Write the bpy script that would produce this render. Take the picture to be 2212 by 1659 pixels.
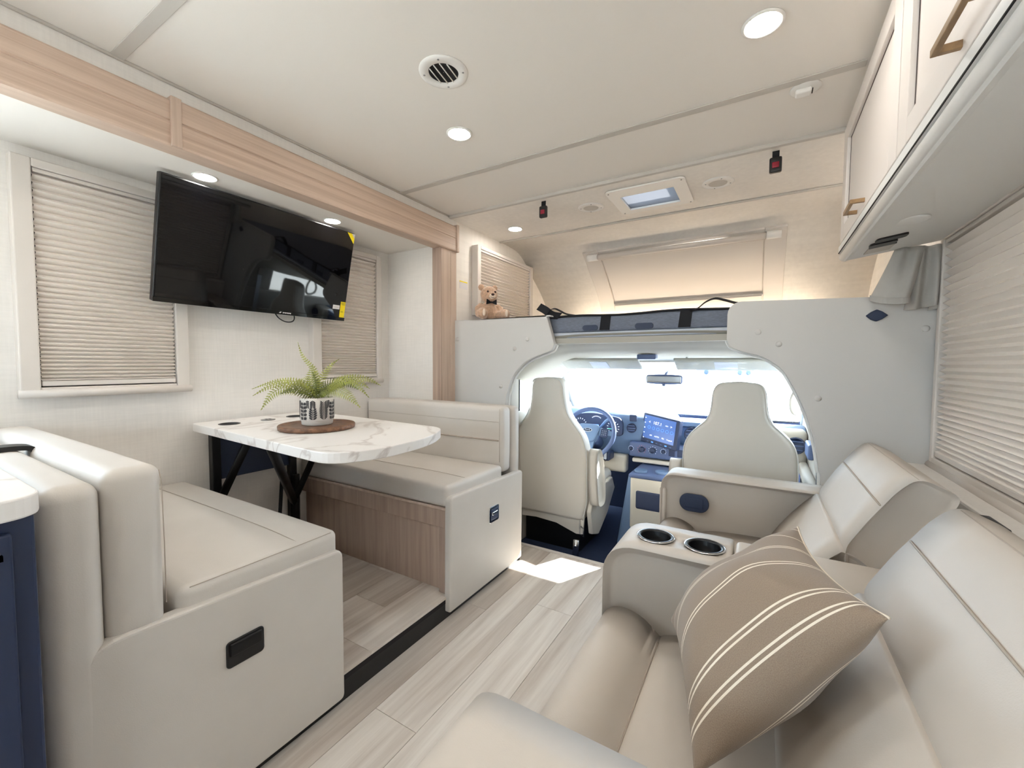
import bpy, bmesh, math, random
from mathutils import Matrix, Vector
random.seed(7)
S = bpy.context.scene
COL = S.collection
for o in list(bpy.data.objects):
    bpy.data.objects.remove(o, do_unlink=True)

# ------------------------------------------------------------------ camera
YAW, PIT, ROL, FPX = -0.537252, -0.048372, 0.005937, 901.4
fw = Vector((math.sin(YAW)*math.cos(PIT), math.cos(YAW)*math.cos(PIT), math.sin(PIT)))
rt = Vector((math.cos(YAW), -math.sin(YAW), 0))
up = rt.cross(fw)
r2 = rt*math.cos(ROL) + up*math.sin(ROL)
u2 = -rt*math.sin(ROL) + up*math.cos(ROL)
cd = bpy.data.cameras.new('camera')
cd.sensor_width = 36.0
cd.sensor_fit = 'HORIZONTAL'
cd.lens = 36.0*FPX/2212.0
cd.clip_start = 0.02
cd.clip_end = 400
cam = bpy.data.objects.new('camera', cd)
COL.objects.link(cam)
cam.matrix_world = Matrix(((r2.x, u2.x, -fw.x, 0), (r2.y, u2.y, -fw.y, 0), (r2.z, u2.z, -fw.z, 1.09), (0, 0, 0, 1)))
S.camera = cam

# ------------------------------------------------------------------ sky, sun, exposure
SKY_STRENGTH = 10.0
SUN_STRENGTH = 34.0
PUCK = 85.0
LED = 14.0
W = bpy.data.worlds.new('sky')
S.world = W
W.use_nodes = True
bgn = W.node_tree.nodes['Background']
bgn.inputs['Color'].default_value = (0.72, 0.86, 1.0, 1)
bgn.inputs['Strength'].default_value = SKY_STRENGTH
sd = bpy.data.lights.new('sun', 'SUN')
sd.energy = SUN_STRENGTH
sd.angle = math.radians(0.55)
sd.color = (1.0, 0.95, 0.88)
sun = bpy.data.objects.new('sun', sd)
COL.objects.link(sun)
sun.location = (6, 14, 10)
sun.rotation_euler = Vector((-0.62, -1.0, -0.78)).to_track_quat('-Z', 'Y').to_euler()
S.view_settings.view_transform = 'Standard'
S.view_settings.look = 'None'
S.view_settings.gamma = 1.0
S.view_settings.use_curve_mapping = False
S.view_settings.exposure = 0.7

# ------------------------------------------------------------------ helpers
def lin(c):
    def f(u):
        u /= 255.0
        return u/12.92 if u <= 0.04045 else ((u+0.055)/1.055)**2.4
    return (f(c[0]), f(c[1]), f(c[2]), 1.0)

MATS = {}
def mat(name, rgb, rough=0.55, metal=0.0, vary=0.0, vscale=(8, 8, 8), bump=0.0, bscale=200, emit=0.0,
        emit_rgb=None, spec=0.5, alpha=1.0, trans=0.0, coat=0.0, per_object=0.0, sheen=0.0):
    m = bpy.data.materials.new(name)
    m.use_nodes = True
    nt = m.node_tree
    b = nt.nodes['Principled BSDF']
    c = lin(rgb)
    b.inputs['Base Color'].default_value = c
    b.inputs['Roughness'].default_value = rough
    b.inputs['Metallic'].default_value = metal
    b.inputs['Specular IOR Level'].default_value = spec
    b.inputs['Alpha'].default_value = alpha
    b.inputs['Transmission Weight'].default_value = trans
    b.inputs['Coat Weight'].default_value = coat
    if sheen:
        b.inputs['Sheen Weight'].default_value = sheen
    if emit:
        b.inputs['Emission Color'].default_value = lin(emit_rgb or rgb)
        b.inputs['Emission Strength'].default_value = emit
    tc = nt.nodes.new('ShaderNodeTexCoord')
    if vary:
        mp = nt.nodes.new('ShaderNodeMapping')
        mp.inputs['Scale'].default_value = vscale
        nt.links.new(tc.outputs['Object'], mp.inputs['Vector'])
        n = nt.nodes.new('ShaderNodeTexNoise')
        n.inputs['Scale'].default_value = 1.0
        n.inputs['Detail'].default_value = 4.0
        nt.links.new(mp.outputs['Vector'], n.inputs['Vector'])
        r = nt.nodes.new('ShaderNodeValToRGB')
        r.color_ramp.elements[0].position = 0.3
        r.color_ramp.elements[1].position = 0.7
        r.color_ramp.elements[0].color = tuple(max(0, x*(1-vary)) for x in c[:3]) + (1,)
        r.color_ramp.elements[1].color = tuple(min(1, x*(1+vary)) for x in c[:3]) + (1,)
        nt.links.new(n.outputs['Fac'], r.inputs['Fac'])
        nt.links.new(r.outputs['Color'], b.inputs['Base Color'])
    if bump:
        n2 = nt.nodes.new('ShaderNodeTexNoise')
        n2.inputs['Scale'].default_value = bscale
        n2.inputs['Detail'].default_value = 3.0
        nt.links.new(tc.outputs['Object'], n2.inputs['Vector'])
        bp = nt.nodes.new('ShaderNodeBump')
        bp.inputs['Strength'].default_value = bump
        bp.inputs['Distance'].default_value = 0.002
        nt.links.new(n2.outputs['Fac'], bp.inputs['Height'])
        nt.links.new(bp.outputs['Normal'], b.inputs['Normal'])
    MATS[name] = m
    return m

def wood_mat(name, light, dark, scale, rough=0.5, per_object=False, streak=0.55):
    m = bpy.data.materials.new(name)
    m.use_nodes = True
    nt = m.node_tree
    b = nt.nodes['Principled BSDF']
    b.inputs['Roughness'].default_value = rough
    tc = nt.nodes.new('ShaderNodeTexCoord')
    mp = nt.nodes.new('ShaderNodeMapping')
    mp.inputs['Scale'].default_value = scale
    nt.links.new(tc.outputs['Object'], mp.inputs['Vector'])
    if per_object:
        oi = nt.nodes.new('ShaderNodeObjectInfo')
        mul = nt.nodes.new('ShaderNodeMath')
        mul.operation = 'MULTIPLY'
        mul.inputs[1].default_value = 37.0
        nt.links.new(oi.outputs['Random'], mul.inputs[0])
        comb = nt.nodes.new('ShaderNodeCombineXYZ')
        for k in range(3):
            nt.links.new(mul.outputs[0], comb.inputs[k])
        nt.links.new(comb.outputs[0], mp.inputs['Location'])
    n = nt.nodes.new('ShaderNodeTexNoise')
    n.inputs['Scale'].default_value = 1.0
    n.inputs['Detail'].default_value = 6.0
    n.inputs['Roughness'].default_value = 0.62
    n.inputs['Distortion'].default_value = 0.35
    nt.links.new(mp.outputs['Vector'], n.inputs['Vector'])
    r = nt.nodes.new('ShaderNodeValToRGB')
    r.color_ramp.elements[0].position = 0.5 - streak*0.33
    r.color_ramp.elements[1].position = 0.5 + streak*0.22
    r.color_ramp.elements[0].color = lin(dark)
    r.color_ramp.elements[1].color = lin(light)
    nt.links.new(n.outputs['Fac'], r.inputs['Fac'])
    out = r.outputs['Color']
    if per_object:
        mx = nt.nodes.new('ShaderNodeMixRGB')
        mx.blend_type = 'MULTIPLY'
        mx.inputs['Fac'].default_value = 1.0
        rr = nt.nodes.new('ShaderNodeValToRGB')
        rr.color_ramp.elements[0].color = (0.78, 0.75, 0.72, 1)
        rr.color_ramp.elements[1].color = (1.0, 1.0, 1.0, 1)
        nt.links.new(oi.outputs['Random'], rr.inputs['Fac'])
        nt.links.new(out, mx.inputs['Color1'])
        nt.links.new(rr.outputs['Color'], mx.inputs['Color2'])
        out = mx.outputs['Color']
    nt.links.new(out, b.inputs['Base Color'])
    bp = nt.nodes.new('ShaderNodeBump')
    bp.inputs['Strength'].default_value = 0.12
    bp.inputs['Distance'].default_value = 0.001
    nt.links.new(n.outputs['Fac'], bp.inputs['Height'])
    nt.links.new(bp.outputs['Normal'], b.inputs['Normal'])
    MATS[name] = m
    return m

def linen_mat(name, rgb, vary=0.10, freq=90.0, rough=0.7, bump=0.12):
    """woven wall covering: two crossed stretched noises"""
    m = bpy.data.materials.new(name)
    m.use_nodes = True
    nt = m.node_tree
    b = nt.nodes['Principled BSDF']
    b.inputs['Roughness'].default_value = rough
    tc = nt.nodes.new('ShaderNodeTexCoord')
    outs = []
    for sc in ((freq*0.08, freq*0.08, freq*1.4), (freq, freq, freq*0.06), (4, 4, 5)):
        mp = nt.nodes.new('ShaderNodeMapping')
        mp.inputs['Scale'].default_value = sc
        nt.links.new(tc.outputs['Object'], mp.inputs['Vector'])
        n = nt.nodes.new('ShaderNodeTexNoise')
        n.inputs['Scale'].default_value = 1.0
        n.inputs['Detail'].default_value = 3.0
        nt.links.new(mp.outputs['Vector'], n.inputs['Vector'])
        outs.append(n.outputs['Fac'])
    a1 = nt.nodes.new('ShaderNodeMath'); a1.operation = 'ADD'
    nt.links.new(outs[0], a1.inputs[0]); nt.links.new(outs[1], a1.inputs[1])
    a2 = nt.nodes.new('ShaderNodeMath'); a2.operation = 'ADD'
    nt.links.new(a1.outputs[0], a2.inputs[0]); nt.links.new(outs[2], a2.inputs[1])
    dv = nt.nodes.new('ShaderNodeMath'); dv.operation = 'MULTIPLY'
    dv.inputs[1].default_value = 1/3.0
    nt.links.new(a2.outputs[0], dv.inputs[0])
    r = nt.nodes.new('ShaderNodeValToRGB')
    c = lin(rgb)
    r.color_ramp.elements[0].position = 0.38
    r.color_ramp.elements[1].position = 0.62
    r.color_ramp.elements[0].color = tuple(x*(1-vary) for x in c[:3]) + (1,)
    r.color_ramp.elements[1].color = tuple(min(1, x*(1+vary)) for x in c[:3]) + (1,)
    nt.links.new(dv.outputs[0], r.inputs['Fac'])
    nt.links.new(r.outputs['Color'], b.inputs['Base Color'])
    bp = nt.nodes.new('ShaderNodeBump')
    bp.inputs['Strength'].default_value = bump
    bp.inputs['Distance'].default_value = 0.001
    nt.links.new(dv.outputs[0], bp.inputs['Height'])
    nt.links.new(bp.outputs['Normal'], b.inputs['Normal'])
    MATS[name] = m
    return m

def marble_mat(name):
    m = bpy.data.materials.new(name)
    m.use_nodes = True
    nt = m.node_tree
    b = nt.nodes['Principled BSDF']
    b.inputs['Roughness'].default_value = 0.32
    tc = nt.nodes.new('ShaderNodeTexCoord')
    n = nt.nodes.new('ShaderNodeTexNoise')
    n.inputs['Scale'].default_value = 1.7
    n.inputs['Detail'].default_value = 7
    n.inputs['Distortion'].default_value = 1.1
    nt.links.new(tc.outputs['Object'], n.inputs['Vector'])
    s = nt.nodes.new('ShaderNodeMath'); s.operation = 'SUBTRACT'; s.inputs[1].default_value = 0.5
    nt.links.new(n.outputs['Fac'], s.inputs[0])
    a = nt.nodes.new('ShaderNodeMath'); a.operation = 'ABSOLUTE'
    nt.links.new(s.outputs[0], a.inputs[0])
    r = nt.nodes.new('ShaderNodeValToRGB')
    r.color_ramp.elements[0].position = 0.0
    r.color_ramp.elements[0].color = lin((206, 198, 192))
    r.color_ramp.elements[1].position = 0.017
    r.color_ramp.elements[1].color = lin((236, 232, 228))
    nt.links.new(a.outputs[0], r.inputs['Fac'])
    nt.links.new(r.outputs['Color'], b.inputs['Base Color'])
    MATS[name] = m
    return m

class G:
    def __init__(s):
        s.v = []; s.f = []; s.sm = []
    def add(s, vs, fs, smooth=False):
        k = len(s.v)
        s.v += [tuple(p) for p in vs]
        s.f += [tuple(i+k for i in f) for f in fs]
        s.sm += [smooth]*len(fs)
        return s
    def box(s, x0, x1, y0, y1, z0, z1):
        vs = [(x, y, z) for x in (x0, x1) for y in (y0, y1) for z in (z0, z1)]
        return s.add(vs, [(0, 1, 3, 2), (4, 6, 7, 5), (0, 4, 5, 1), (2, 3, 7, 6), (0, 2, 6, 4), (1, 5, 7, 3)])
    def rbox(s, x0, x1, y0, y1, z0, z1, r, n=4, crown=(0, 0, 0), m=6):
        """rounded box; crown bulges each pair of faces outward"""
        lo = (x0, y0, z0); hi = (x1, y1, z1)
        h = [(hi[i]-lo[i])/2 for i in range(3)]
        c = [(hi[i]+lo[i])/2 for i in range(3)]
        r = min(r, *[q*0.999 for q in h])
        def ticks(hh):
            a = [-hh + r*(1-math.cos(i*math.pi/2/n)) if False else -hh + r*i/n for i in range(n+1)]
            t = hh-r
            mid = [-t + 2*t*i/m for i in range(1, m)] if t > 1e-5 else []
            b = [-q for q in reversed(a)]
            out = a+mid+b
            res = [out[0]]
            for q in out[1:]:
                if q-res[-1] > 1e-7:
                    res.append(q)
            return res
        T = [ticks(q) for q in h]
        idx = {}
        vs = []; fs = []
        def vert(p):
            key = tuple(round(q, 6) for q in p)
            if key in idx:
                return idx[key]
            inn = [max(-h[i]+r, min(h[i]-r, p[i])) for i in range(3)]
            d = [p[i]-inn[i] for i in range(3)]
            L = math.sqrt(sum(q*q for q in d))
            q = [inn[i]+d[i]/L*r for i in range(3)] if L > 1e-9 else list(p)
            nrm = [q[i]/h[i] for i in range(3)]
            for i in range(3):
                if crown[i]:
                    j, k = (i+1) % 3, (i+2) % 3
                    w = max(0, 1-nrm[j]**2)*max(0, 1-nrm[k]**2)
                    q[i] += crown[i]*w*max(-1, min(1, nrm[i]))
            idx[key] = len(vs)
            vs.append([q[i]+c[i] for i in range(3)])
            return idx[key]
        for ax in range(3):
            j, k = (ax+1) % 3, (ax+2) % 3
            for sg in (-1, 1):
                for a in range(len(T[j])-1):
                    for b in range(len(T[k])-1):
                        quad = []
                        for (p, q) in ((a, b), (a+1, b), (a+1, b+1), (a, b+1)):
                            P = [0, 0, 0]
                            P[ax] = sg*h[ax]; P[j] = T[j][p]; P[k] = T[k][q]
                            quad.append(vert(P))
                        if sg < 0:
                            quad.reverse()
                        if len(set(quad)) >= 3:
                            fs.append(tuple(dict.fromkeys(quad)))
        return s.add(vs, fs, True)
    def prism(s, poly, axis, a, b, smooth=False):
        n = len(poly)
        def P(u, v, w):
            return {'x': (w, u, v), 'y': (u, w, v), 'z': (u, v, w)}[axis]
        vs = [P(u, v, a) for u, v in poly] + [P(u, v, b) for u, v in poly]
        s.add(vs, [tuple(range(n-1, -1, -1)), tuple(range(n, 2*n))])
        k = len(s.v)-2*n
        side = [(i, (i+1) % n, (i+1) % n+n, i+n) for i in range(n)]
        s.f += [tuple(i+k for i in f) for f in side]
        s.sm += [smooth]*n
        return s
    def tube(s, pts, r, n=8, closed=False, flat=1.0, caps=True, flatdir=None):
        pts = [Vector(p) for p in pts]
        N = len(pts)
        rr = r if isinstance(r, (list, tuple)) else [r]*N
        vs = []; prev = None
        for i, p in enumerate(pts):
            if closed:
                t = pts[(i+1) % N]-pts[i-1]
            else:
                t = pts[min(i+1, N-1)]-pts[max(i-1, 0)]
            t.normalize()
            if prev is None:
                a = Vector(flatdir) if flatdir else (Vector((0, 0, 1)) if abs(t.z) < 0.9 else Vector((1, 0, 0)))
            else:
                a = prev
            a = (a-t*a.dot(t))
            if a.length < 1e-6:
                a = t.orthogonal()
            a.normalize(); prev = a
            b = t.cross(a)
            for k in range(n):
                w = 2*math.pi*k/n
                vs.append(p+(a*math.cos(w)*flat+b*math.sin(w))*rr[i])
        fs = []
        M = N if closed else N-1
        for i in range(M):
            for k in range(n):
                i2 = (i+1) % N
                fs.append((i*n+k, i*n+(k+1) % n, i2*n+(k+1) % n, i2*n+k))
        if not closed and caps:
            fs.append(tuple(range(n-1, -1, -1)))
            fs.append(tuple((N-1)*n+k for k in range(n)))
        return s.add(vs, fs, True)
    def ribbon(s, pts, w, t, side):
        """flat strap: centre line pts, width w along side, thickness t"""
        pts = [Vector(p) for p in pts]; sd = Vector(side).normalized()
        N = len(pts); vs = []
        for i, p in enumerate(pts):
            tt = (pts[min(i+1, N-1)]-pts[max(i-1, 0)]).normalized()
            nn = tt.cross(sd).normalized()
            for a, b in ((-1, -1), (1, -1), (1, 1), (-1, 1)):
                vs.append(p+sd*(a*w/2)+nn*(b*t/2))
        fs = [(3, 2, 1, 0), tuple((N-1)*4+k for k in range(4))]
        for i in range(N-1):
            for k in range(4):
                fs.append((i*4+k, i*4+(k+1) % 4, (i+1)*4+(k+1) % 4, (i+1)*4+k))
        return s.add(vs, fs)
    def lathe(s, prof, c, n=32, axis='z', cap=True, smooth=True):
        """prof: (radius, height) pairs along axis from c"""
        vs = []
        for r, h in prof:
            for k in range(n):
                w = 2*math.pi*k/n
                u, v = r*math.cos(w), r*math.sin(w)
                d = {'z': (u, v, h), 'x': (h, u, v), 'y': (v, h, u)}[axis]
                vs.append((c[0]+d[0], c[1]+d[1], c[2]+d[2]))
        fs = []
        for i in range(len(prof)-1):
            for k in range(n):
                fs.append((i*n+k, i*n+(k+1) % n, (i+1)*n+(k+1) % n, (i+1)*n+k))
        if cap:
            fs.append(tuple(range(n-1, -1, -1)))
            fs.append(tuple((len(prof)-1)*n+k for k in range(n)))
        return s.add(vs, fs, smooth)
    def ball(s, c, r, n=16, m=10):
        if not isinstance(r, (tuple, list)):
            r = (r, r, r)
        vs = [(c[0], c[1], c[2]-r[2])]
        for j in range(1, m):
            a = math.pi*j/m-math.pi/2
            for k in range(n):
                w = 2*math.pi*k/n
                vs.append((c[0]+r[0]*math.cos(a)*math.cos(w), c[1]+r[1]*math.cos(a)*math.sin(w), c[2]+r[2]*math.sin(a)))
        vs.append((c[0], c[1], c[2]+r[2]))
        fs = [(0, 1+(k+1) % n, 1+k) for k in range(n)]
        for j in range(m-2):
            for k in range(n):
                a = 1+j*n+k; b = 1+j*n+(k+1) % n
                fs.append((a, b, b+n, a+n))
        L = len(vs)-1
        fs += [(L, 1+(m-2)*n+k, 1+(m-2)*n+(k+1) % n) for k in range(n)]
        return s.add(vs, fs, True)
    def loft(s, rings, closed_ring=True, caps=True, smooth=True):
        n = len(rings[0]); vs = [p for r in rings for p in r]; fs = []
        for i in range(len(rings)-1):
            for k in range(n if closed_ring else n-1):
                fs.append((i*n+k, i*n+(k+1) % n, (i+1)*n+(k+1) % n, (i+1)*n+k))
        if caps and closed_ring:
            fs.append(tuple(range(n-1, -1, -1)))
            fs.append(tuple((len(rings)-1)*n+k for k in range(n)))
        return s.add(vs, fs, smooth)
    def slab(s, prof, y0, y1, r, axis='y'):
        """closed profile extruded along axis with rounded ends"""
        cx = sum(p[0] for p in prof)/len(prof); cz = sum(p[1] for p in prof)/len(prof)
        rings = []
        K = 5
        def ring(y, ins):
            out = []
            for u, v in prof:
                d = math.hypot(u-cx, v-cz)
                k = max(0.05, (d-ins)/d) if d > 1e-6 else 1
                a, b = cx+(u-cx)*k, cz+(v-cz)*k
                out.append({'y': (a, y, b), 'x': (y, a, b), 'z': (a, b, y)}[axis])
            return out
        for i in range(K+1):
            w = math.pi/2*i/K
            rings.append(ring(y0+r*(1-math.sin(w)), r*(1-math.cos(math.pi/2-w))))
        for i in range(1, 5):
            rings.append(ring(y0+r+(y1-y0-2*r)*i/5, 0))
        for i in range(K, -1, -1):
            w = math.pi/2*i/K
            rings.append(ring(y1-r*(1-math.sin(w)), r*(1-math.cos(math.pi/2-w))))
        return s.loft(rings)
    def xf(s, M):
        s.v = [tuple(M @ Vector(p)) for p in s.v]
        return s
    def build(s, name, m, parent=None, bev=0.0, seg=2, origin=None):
        me = bpy.data.meshes.new(name)
        me.from_pydata(s.v, [], s.f)
        me.polygons.foreach_set('use_smooth', s.sm)
        me.materials.append(MATS[m] if isinstance(m, str) else m)
        bm = bmesh.new(); bm.from_mesh(me)
        bmesh.ops.recalc_face_normals(bm, faces=bm.faces)
        bm.to_mesh(me); bm.free()
        o = bpy.data.objects.new(name, me)
        COL.objects.link(o)
        if parent is not None:
            o.parent = parent
            if parent.type == 'EMPTY' and not parent.get('_local'):
                o.matrix_parent_inverse = Matrix.Translation(-parent.location)
        if bev:
            b = o.modifiers.new('bevel', 'BEVEL')
            b.width = bev; b.segments = seg; b.limit_method = 'ANGLE'; b.angle_limit = math.radians(40)
        return o

def tag(o, label=None, cat=None, group=None, kind=None):
    if label: o['label'] = label
    if cat: o['category'] = cat
    if group: o['group'] = group
    if kind: o['kind'] = kind
    return o
def thing(name, loc, label, cat, group=None):
    e = bpy.data.objects.new(name, None)
    COL.objects.link(e)
    e.location = loc
    e.empty_display_size = 0.05
    return tag(e, label, cat, group)
def struct(o):
    o['kind'] = 'structure'
    return o
def sroot(name, loc=(0, 0, 0)):
    e = bpy.data.objects.new(name, None)
    COL.objects.link(e)
    e.location = loc
    e['kind'] = 'structure'
    return e
def copy_tree(o, parent=None):
    c = o.copy()
    COL.objects.link(c)
    if parent is not None:
        c.parent = parent
        c.matrix_parent_inverse = o.matrix_parent_inverse.copy()
    for ch in list(o.children):
        copy_tree(ch, c)
    return c
def cut(o, g):
    """boolean away g from o, applied at once"""
    me = bpy.data.meshes.new('c'); me.from_pydata(g.v, [], g.f)
    bm = bmesh.new(); bm.from_mesh(me); bmesh.ops.recalc_face_normals(bm, faces=bm.faces); bm.to_mesh(me); bm.free()
    c = bpy.data.objects.new('c', me); COL.objects.link(c)
    md = o.modifiers.new('b', 'BOOLEAN'); md.object = c; md.operation = 'DIFFERENCE'; md.solver = 'EXACT'
    dg = bpy.context.evaluated_depsgraph_get()
    new = bpy.data.meshes.new_from_object(o.evaluated_get(dg))
    o.modifiers.clear()
    o.data = new
    bpy.data.objects.remove(c, do_unlink=True)
    return o
def text(s, size, M, name, m, parent=None, ext=0.0004):
    cu = bpy.data.curves.new(name, 'FONT')
    cu.body = s; cu.size = size; cu.extrude = ext; cu.align_x = 'CENTER'; cu.align_y = 'CENTER'; cu.resolution_u = 3
    t = bpy.data.objects.new(name, cu); COL.objects.link(t)
    dg = bpy.context.evaluated_depsgraph_get()
    me = bpy.data.meshes.new_from_object(t.evaluated_get(dg))
    bpy.data.objects.remove(t, do_unlink=True)
    me.transform(M)
    me.materials.clear(); me.materials.append(MATS[m])
    o = bpy.data.objects.new(name, me); COL.objects.link(o)
    if parent is not None:
        o.parent = parent
        if parent.type == 'EMPTY':
            o.matrix_parent_inverse = Matrix.Translation(-parent.location)
    return o
def arc(cx, cy, r, a0, a1, n=8):
    return [(cx+r*math.cos(math.radians(a0+(a1-a0)*i/n)), cy+r*math.sin(math.radians(a0+(a1-a0)*i/n))) for i in range(n+1)]
def rrect(x0, x1, y0, y1, r, n=6):
    return (arc(x1-r, y0+r, r, -90, 0, n)+arc(x1-r, y1-r, r, 0, 90, n)+arc(x0+r, y1-r, r, 90, 180, n)+arc(x0+r, y0+r, r, 180, 270, n))
def cr(pts, n=6, closed=False):
    """Catmull-Rom through points of any dimension"""
    P = [Vector(p) for p in pts]; N = len(P); out = []
    for i in range(N if closed else N-1):
        if closed:
            a, b, c, d = P[i-1], P[i], P[(i+1) % N], P[(i+2) % N]
        else:
            a, b, c, d = P[max(i-1, 0)], P[i], P[i+1], P[min(i+2, N-1)]
        for k in range(n):
            t = k/n
            out.append(0.5*((2*b)+(c-a)*t+(2*a-5*b+4*c-d)*t*t+(3*b-3*c+d-a)*t**3))
    if not closed:
        out.append(P[-1])
    return [tuple(p) for p in out]

# ------------------------------------------------------------------ materials
mat('ceiling_white', (240, 234, 226), 0.75, bump=0.05, bscale=300)
mat('seam_grey', (204, 198, 190), 0.7)
linen_mat('linen_wall', (234, 229, 223), 0.04, freq=130)
linen_mat('overcab_liner', (240, 234, 226), 0.05, freq=40)
mat('wall_plain', (238, 231, 222), 0.7)
wood_mat('oak_beam', (210, 186, 167), (184, 158, 139), (14, 0.9, 60), 0.5)
wood_mat('oak_post', (212, 190, 172), (192, 168, 150), (40, 40, 1.2), 0.5)
wood_mat('bench_wood', (190, 167, 151), (166, 143, 128), (34, 34, 1.4), 0.5)
wood_mat('plank', (240, 233, 225), (188, 173, 161), (16, 0.75, 1), 0.42, per_object=True, streak=0.7)
mat('vinyl', (208, 201, 193), 0.56, vary=0.03, vscale=(5, 5, 5), bump=0.10, bscale=420)
mat('vinyl_sofa', (203, 193, 182), 0.55, vary=0.03, vscale=(4, 4, 4), bump=0.10, bscale=420)
mat('stitch', (178, 166, 153), 0.7)
mat('panel_vinyl', (204, 201, 197), 0.6, bump=0.08, bscale=380)
mat('cab_seat', (222, 216, 206), 0.6, bump=0.08, bscale=400)
mat('piping_white', (226, 226, 224), 0.5)
mat('frame_beige', (216, 208, 200), 0.5)
mat('blind_fabric', (238, 229, 220), 0.85, bump=0.05, bscale=500)
mat('dark_gap', (22, 20, 22), 0.8)
mat('black_plastic', (16, 17, 20), 0.4)
mat('black_metal', (14, 15, 18), 0.45, metal=0.3)
mat('navy', (30, 44, 72), 0.5)
mat('navy_cabinet', (34, 46, 74), 0.45, vary=0.06, vscale=(20, 20, 2))
mat('screen', (3, 3, 4), 0.03, spec=0.5)
mat('yellow', (250, 224, 20), 0.5)
mat('white_label', (226, 222, 222), 0.5)
mat('white_plastic', (240, 237, 232), 0.45)
mat('cabinet_white', (230, 222, 216), 0.5)
mat('cabinet_grey', (234, 233, 230), 0.45)
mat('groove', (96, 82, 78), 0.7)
wood_mat('bronze_pull', (158, 126, 88), (130, 102, 72), (60, 20, 60), 0.4)
mat('chrome', (215, 216, 218), 0.14, metal=1.0)
mat('steel', (150, 150, 150), 0.3, metal=1.0)
marble_mat('marble')
wood_mat('acacia', (132, 94, 68), (78, 50, 34), (18, 60, 60), 0.45)
mat('pot_white', (214, 206, 196), 0.6)
mat('pot_ink', (52, 48, 48), 0.7)
mat('soil', (48, 36, 26), 0.95)
mat('fern_green', (142, 146, 62), 0.55, vary=0.22, vscale=(30, 30, 30))
mat('fern_dark', (92, 98, 42), 0.6, vary=0.2, vscale=(30, 30, 30))
linen_mat('pillow_base', (196, 174, 146), 0.05, freq=240, rough=0.95, bump=0.3)
mat('pillow_stripe', (238, 226, 208), 0.95)
mat('bear_fur', (206, 170, 142), 0.95, vary=0.16, vscale=(70, 70, 70), bump=1.0, bscale=160, sheen=0.4)
mat('bear_cream', (236, 216, 196), 0.95, bump=0.8, bscale=180, sheen=0.4)
mat('bear_brown', (60, 34, 28), 0.5)
mat('mattress_grey', (112, 118, 132), 0.95, vary=0.14, vscale=(60, 60, 260), bump=0.4, bscale=300)
mat('strap_black', (18, 20, 26), 0.85)
mat('board_grey', (188, 194, 206), 0.6)
mat('headliner', (172, 168, 158), 0.8)
mat('buckle_red', (150, 26, 48), 0.4)
mat('curtain', (186, 182, 176), 0.9, vary=0.05, vscale=(20, 20, 20))
mat('carpet_navy', (40, 54, 84), 0.95, bump=0.6, bscale=300)  # navy lightened to carry the cab's glare haze
mat('dash', (104, 128, 162), 0.6, bump=0.1, bscale=300)  # sky blue and glare haze are mixed into this colour
mat('dash_dark', (84, 100, 138), 0.5)  # same haze lifts this darker tone
mat('dash_beige', (214, 206, 192), 0.6)
mat('dash_black', (44, 56, 86), 0.45)  # black lifted towards blue for the painted haze
mat('cab_trim', (176, 171, 162), 0.6)
mat('rubber', (30, 34, 42), 0.7)
mat('radio_screen', (70, 100, 160), 0.25, emit=0.28, emit_rgb=(84, 120, 190))
mat('glow_white', (235, 240, 250), 0.4, emit=0.8, emit_rgb=(225, 235, 255))
mat('glow_blue', (90, 150, 255), 0.4, emit=0.7, emit_rgb=(80, 140, 255))
mat('glow_red', (220, 90, 80), 0.4, emit=0.35)
mat('glow_green', (110, 240, 210), 0.4, emit=0.7)
mat('clear_film', (225, 230, 236), 0.10, alpha=0.16)
mat('visor_fabric', (168, 168, 160), 0.75)
mat('lens', (255, 246, 232), 0.4, emit=PUCK, emit_rgb=(255, 249, 240))
mat('led', (255, 236, 205), 0.4, emit=LED, emit_rgb=(255, 236, 210))
mat('gravel', (214, 208, 200), 0.9, vary=0.08, vscale=(1.5, 1.5, 1.5))
mat('trailer_blue', (90, 120, 190), 0.6)
mat('tyre', (40, 56, 96), 0.8)
mg = bpy.data.materials.new('window_glass'); mg.use_nodes = True
ntg = mg.node_tree; ntg.nodes.clear()
_o = ntg.nodes.new('ShaderNodeOutputMaterial'); _t = ntg.nodes.new('ShaderNodeBsdfTransparent'); _g = ntg.nodes.new('ShaderNodeBsdfGlossy'); _x = ntg.nodes.new('ShaderNodeMixShader')
_t.inputs['Color'].default_value = (0.93, 0.96, 0.97, 1); _g.inputs['Roughness'].default_value = 0.02; _x.inputs['Fac'].default_value = 0.05
ntg.links.new(_t.outputs[0], _x.inputs[1]); ntg.links.new(_g.outputs[0], _x.inputs[2]); ntg.links.new(_x.outputs[0], _o.inputs[0])
MATS['window_glass'] = mg
ms = bpy.data.materials.new('shade_translucent'); ms.use_nodes = True
nts = ms.node_tree; nts.nodes.clear()
_o = nts.nodes.new('ShaderNodeOutputMaterial'); _t = nts.nodes.new('ShaderNodeBsdfTranslucent'); _g = nts.nodes.new('ShaderNodeBsdfDiffuse'); _x = nts.nodes.new('ShaderNodeMixShader')
_t.inputs['Color'].default_value = (0.045, 0.048, 0.054, 1); _g.inputs['Color'].default_value = (0.50, 0.50, 0.53, 1); _x.inputs['Fac'].default_value = 0.5
nts.links.new(_t.outputs[0], _x.inputs[1]); nts.links.new(_g.outputs[0], _x.inputs[2]); nts.links.new(_x.outputs[0], _o.inputs[0])
MATS['shade_translucent'] = ms

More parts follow.
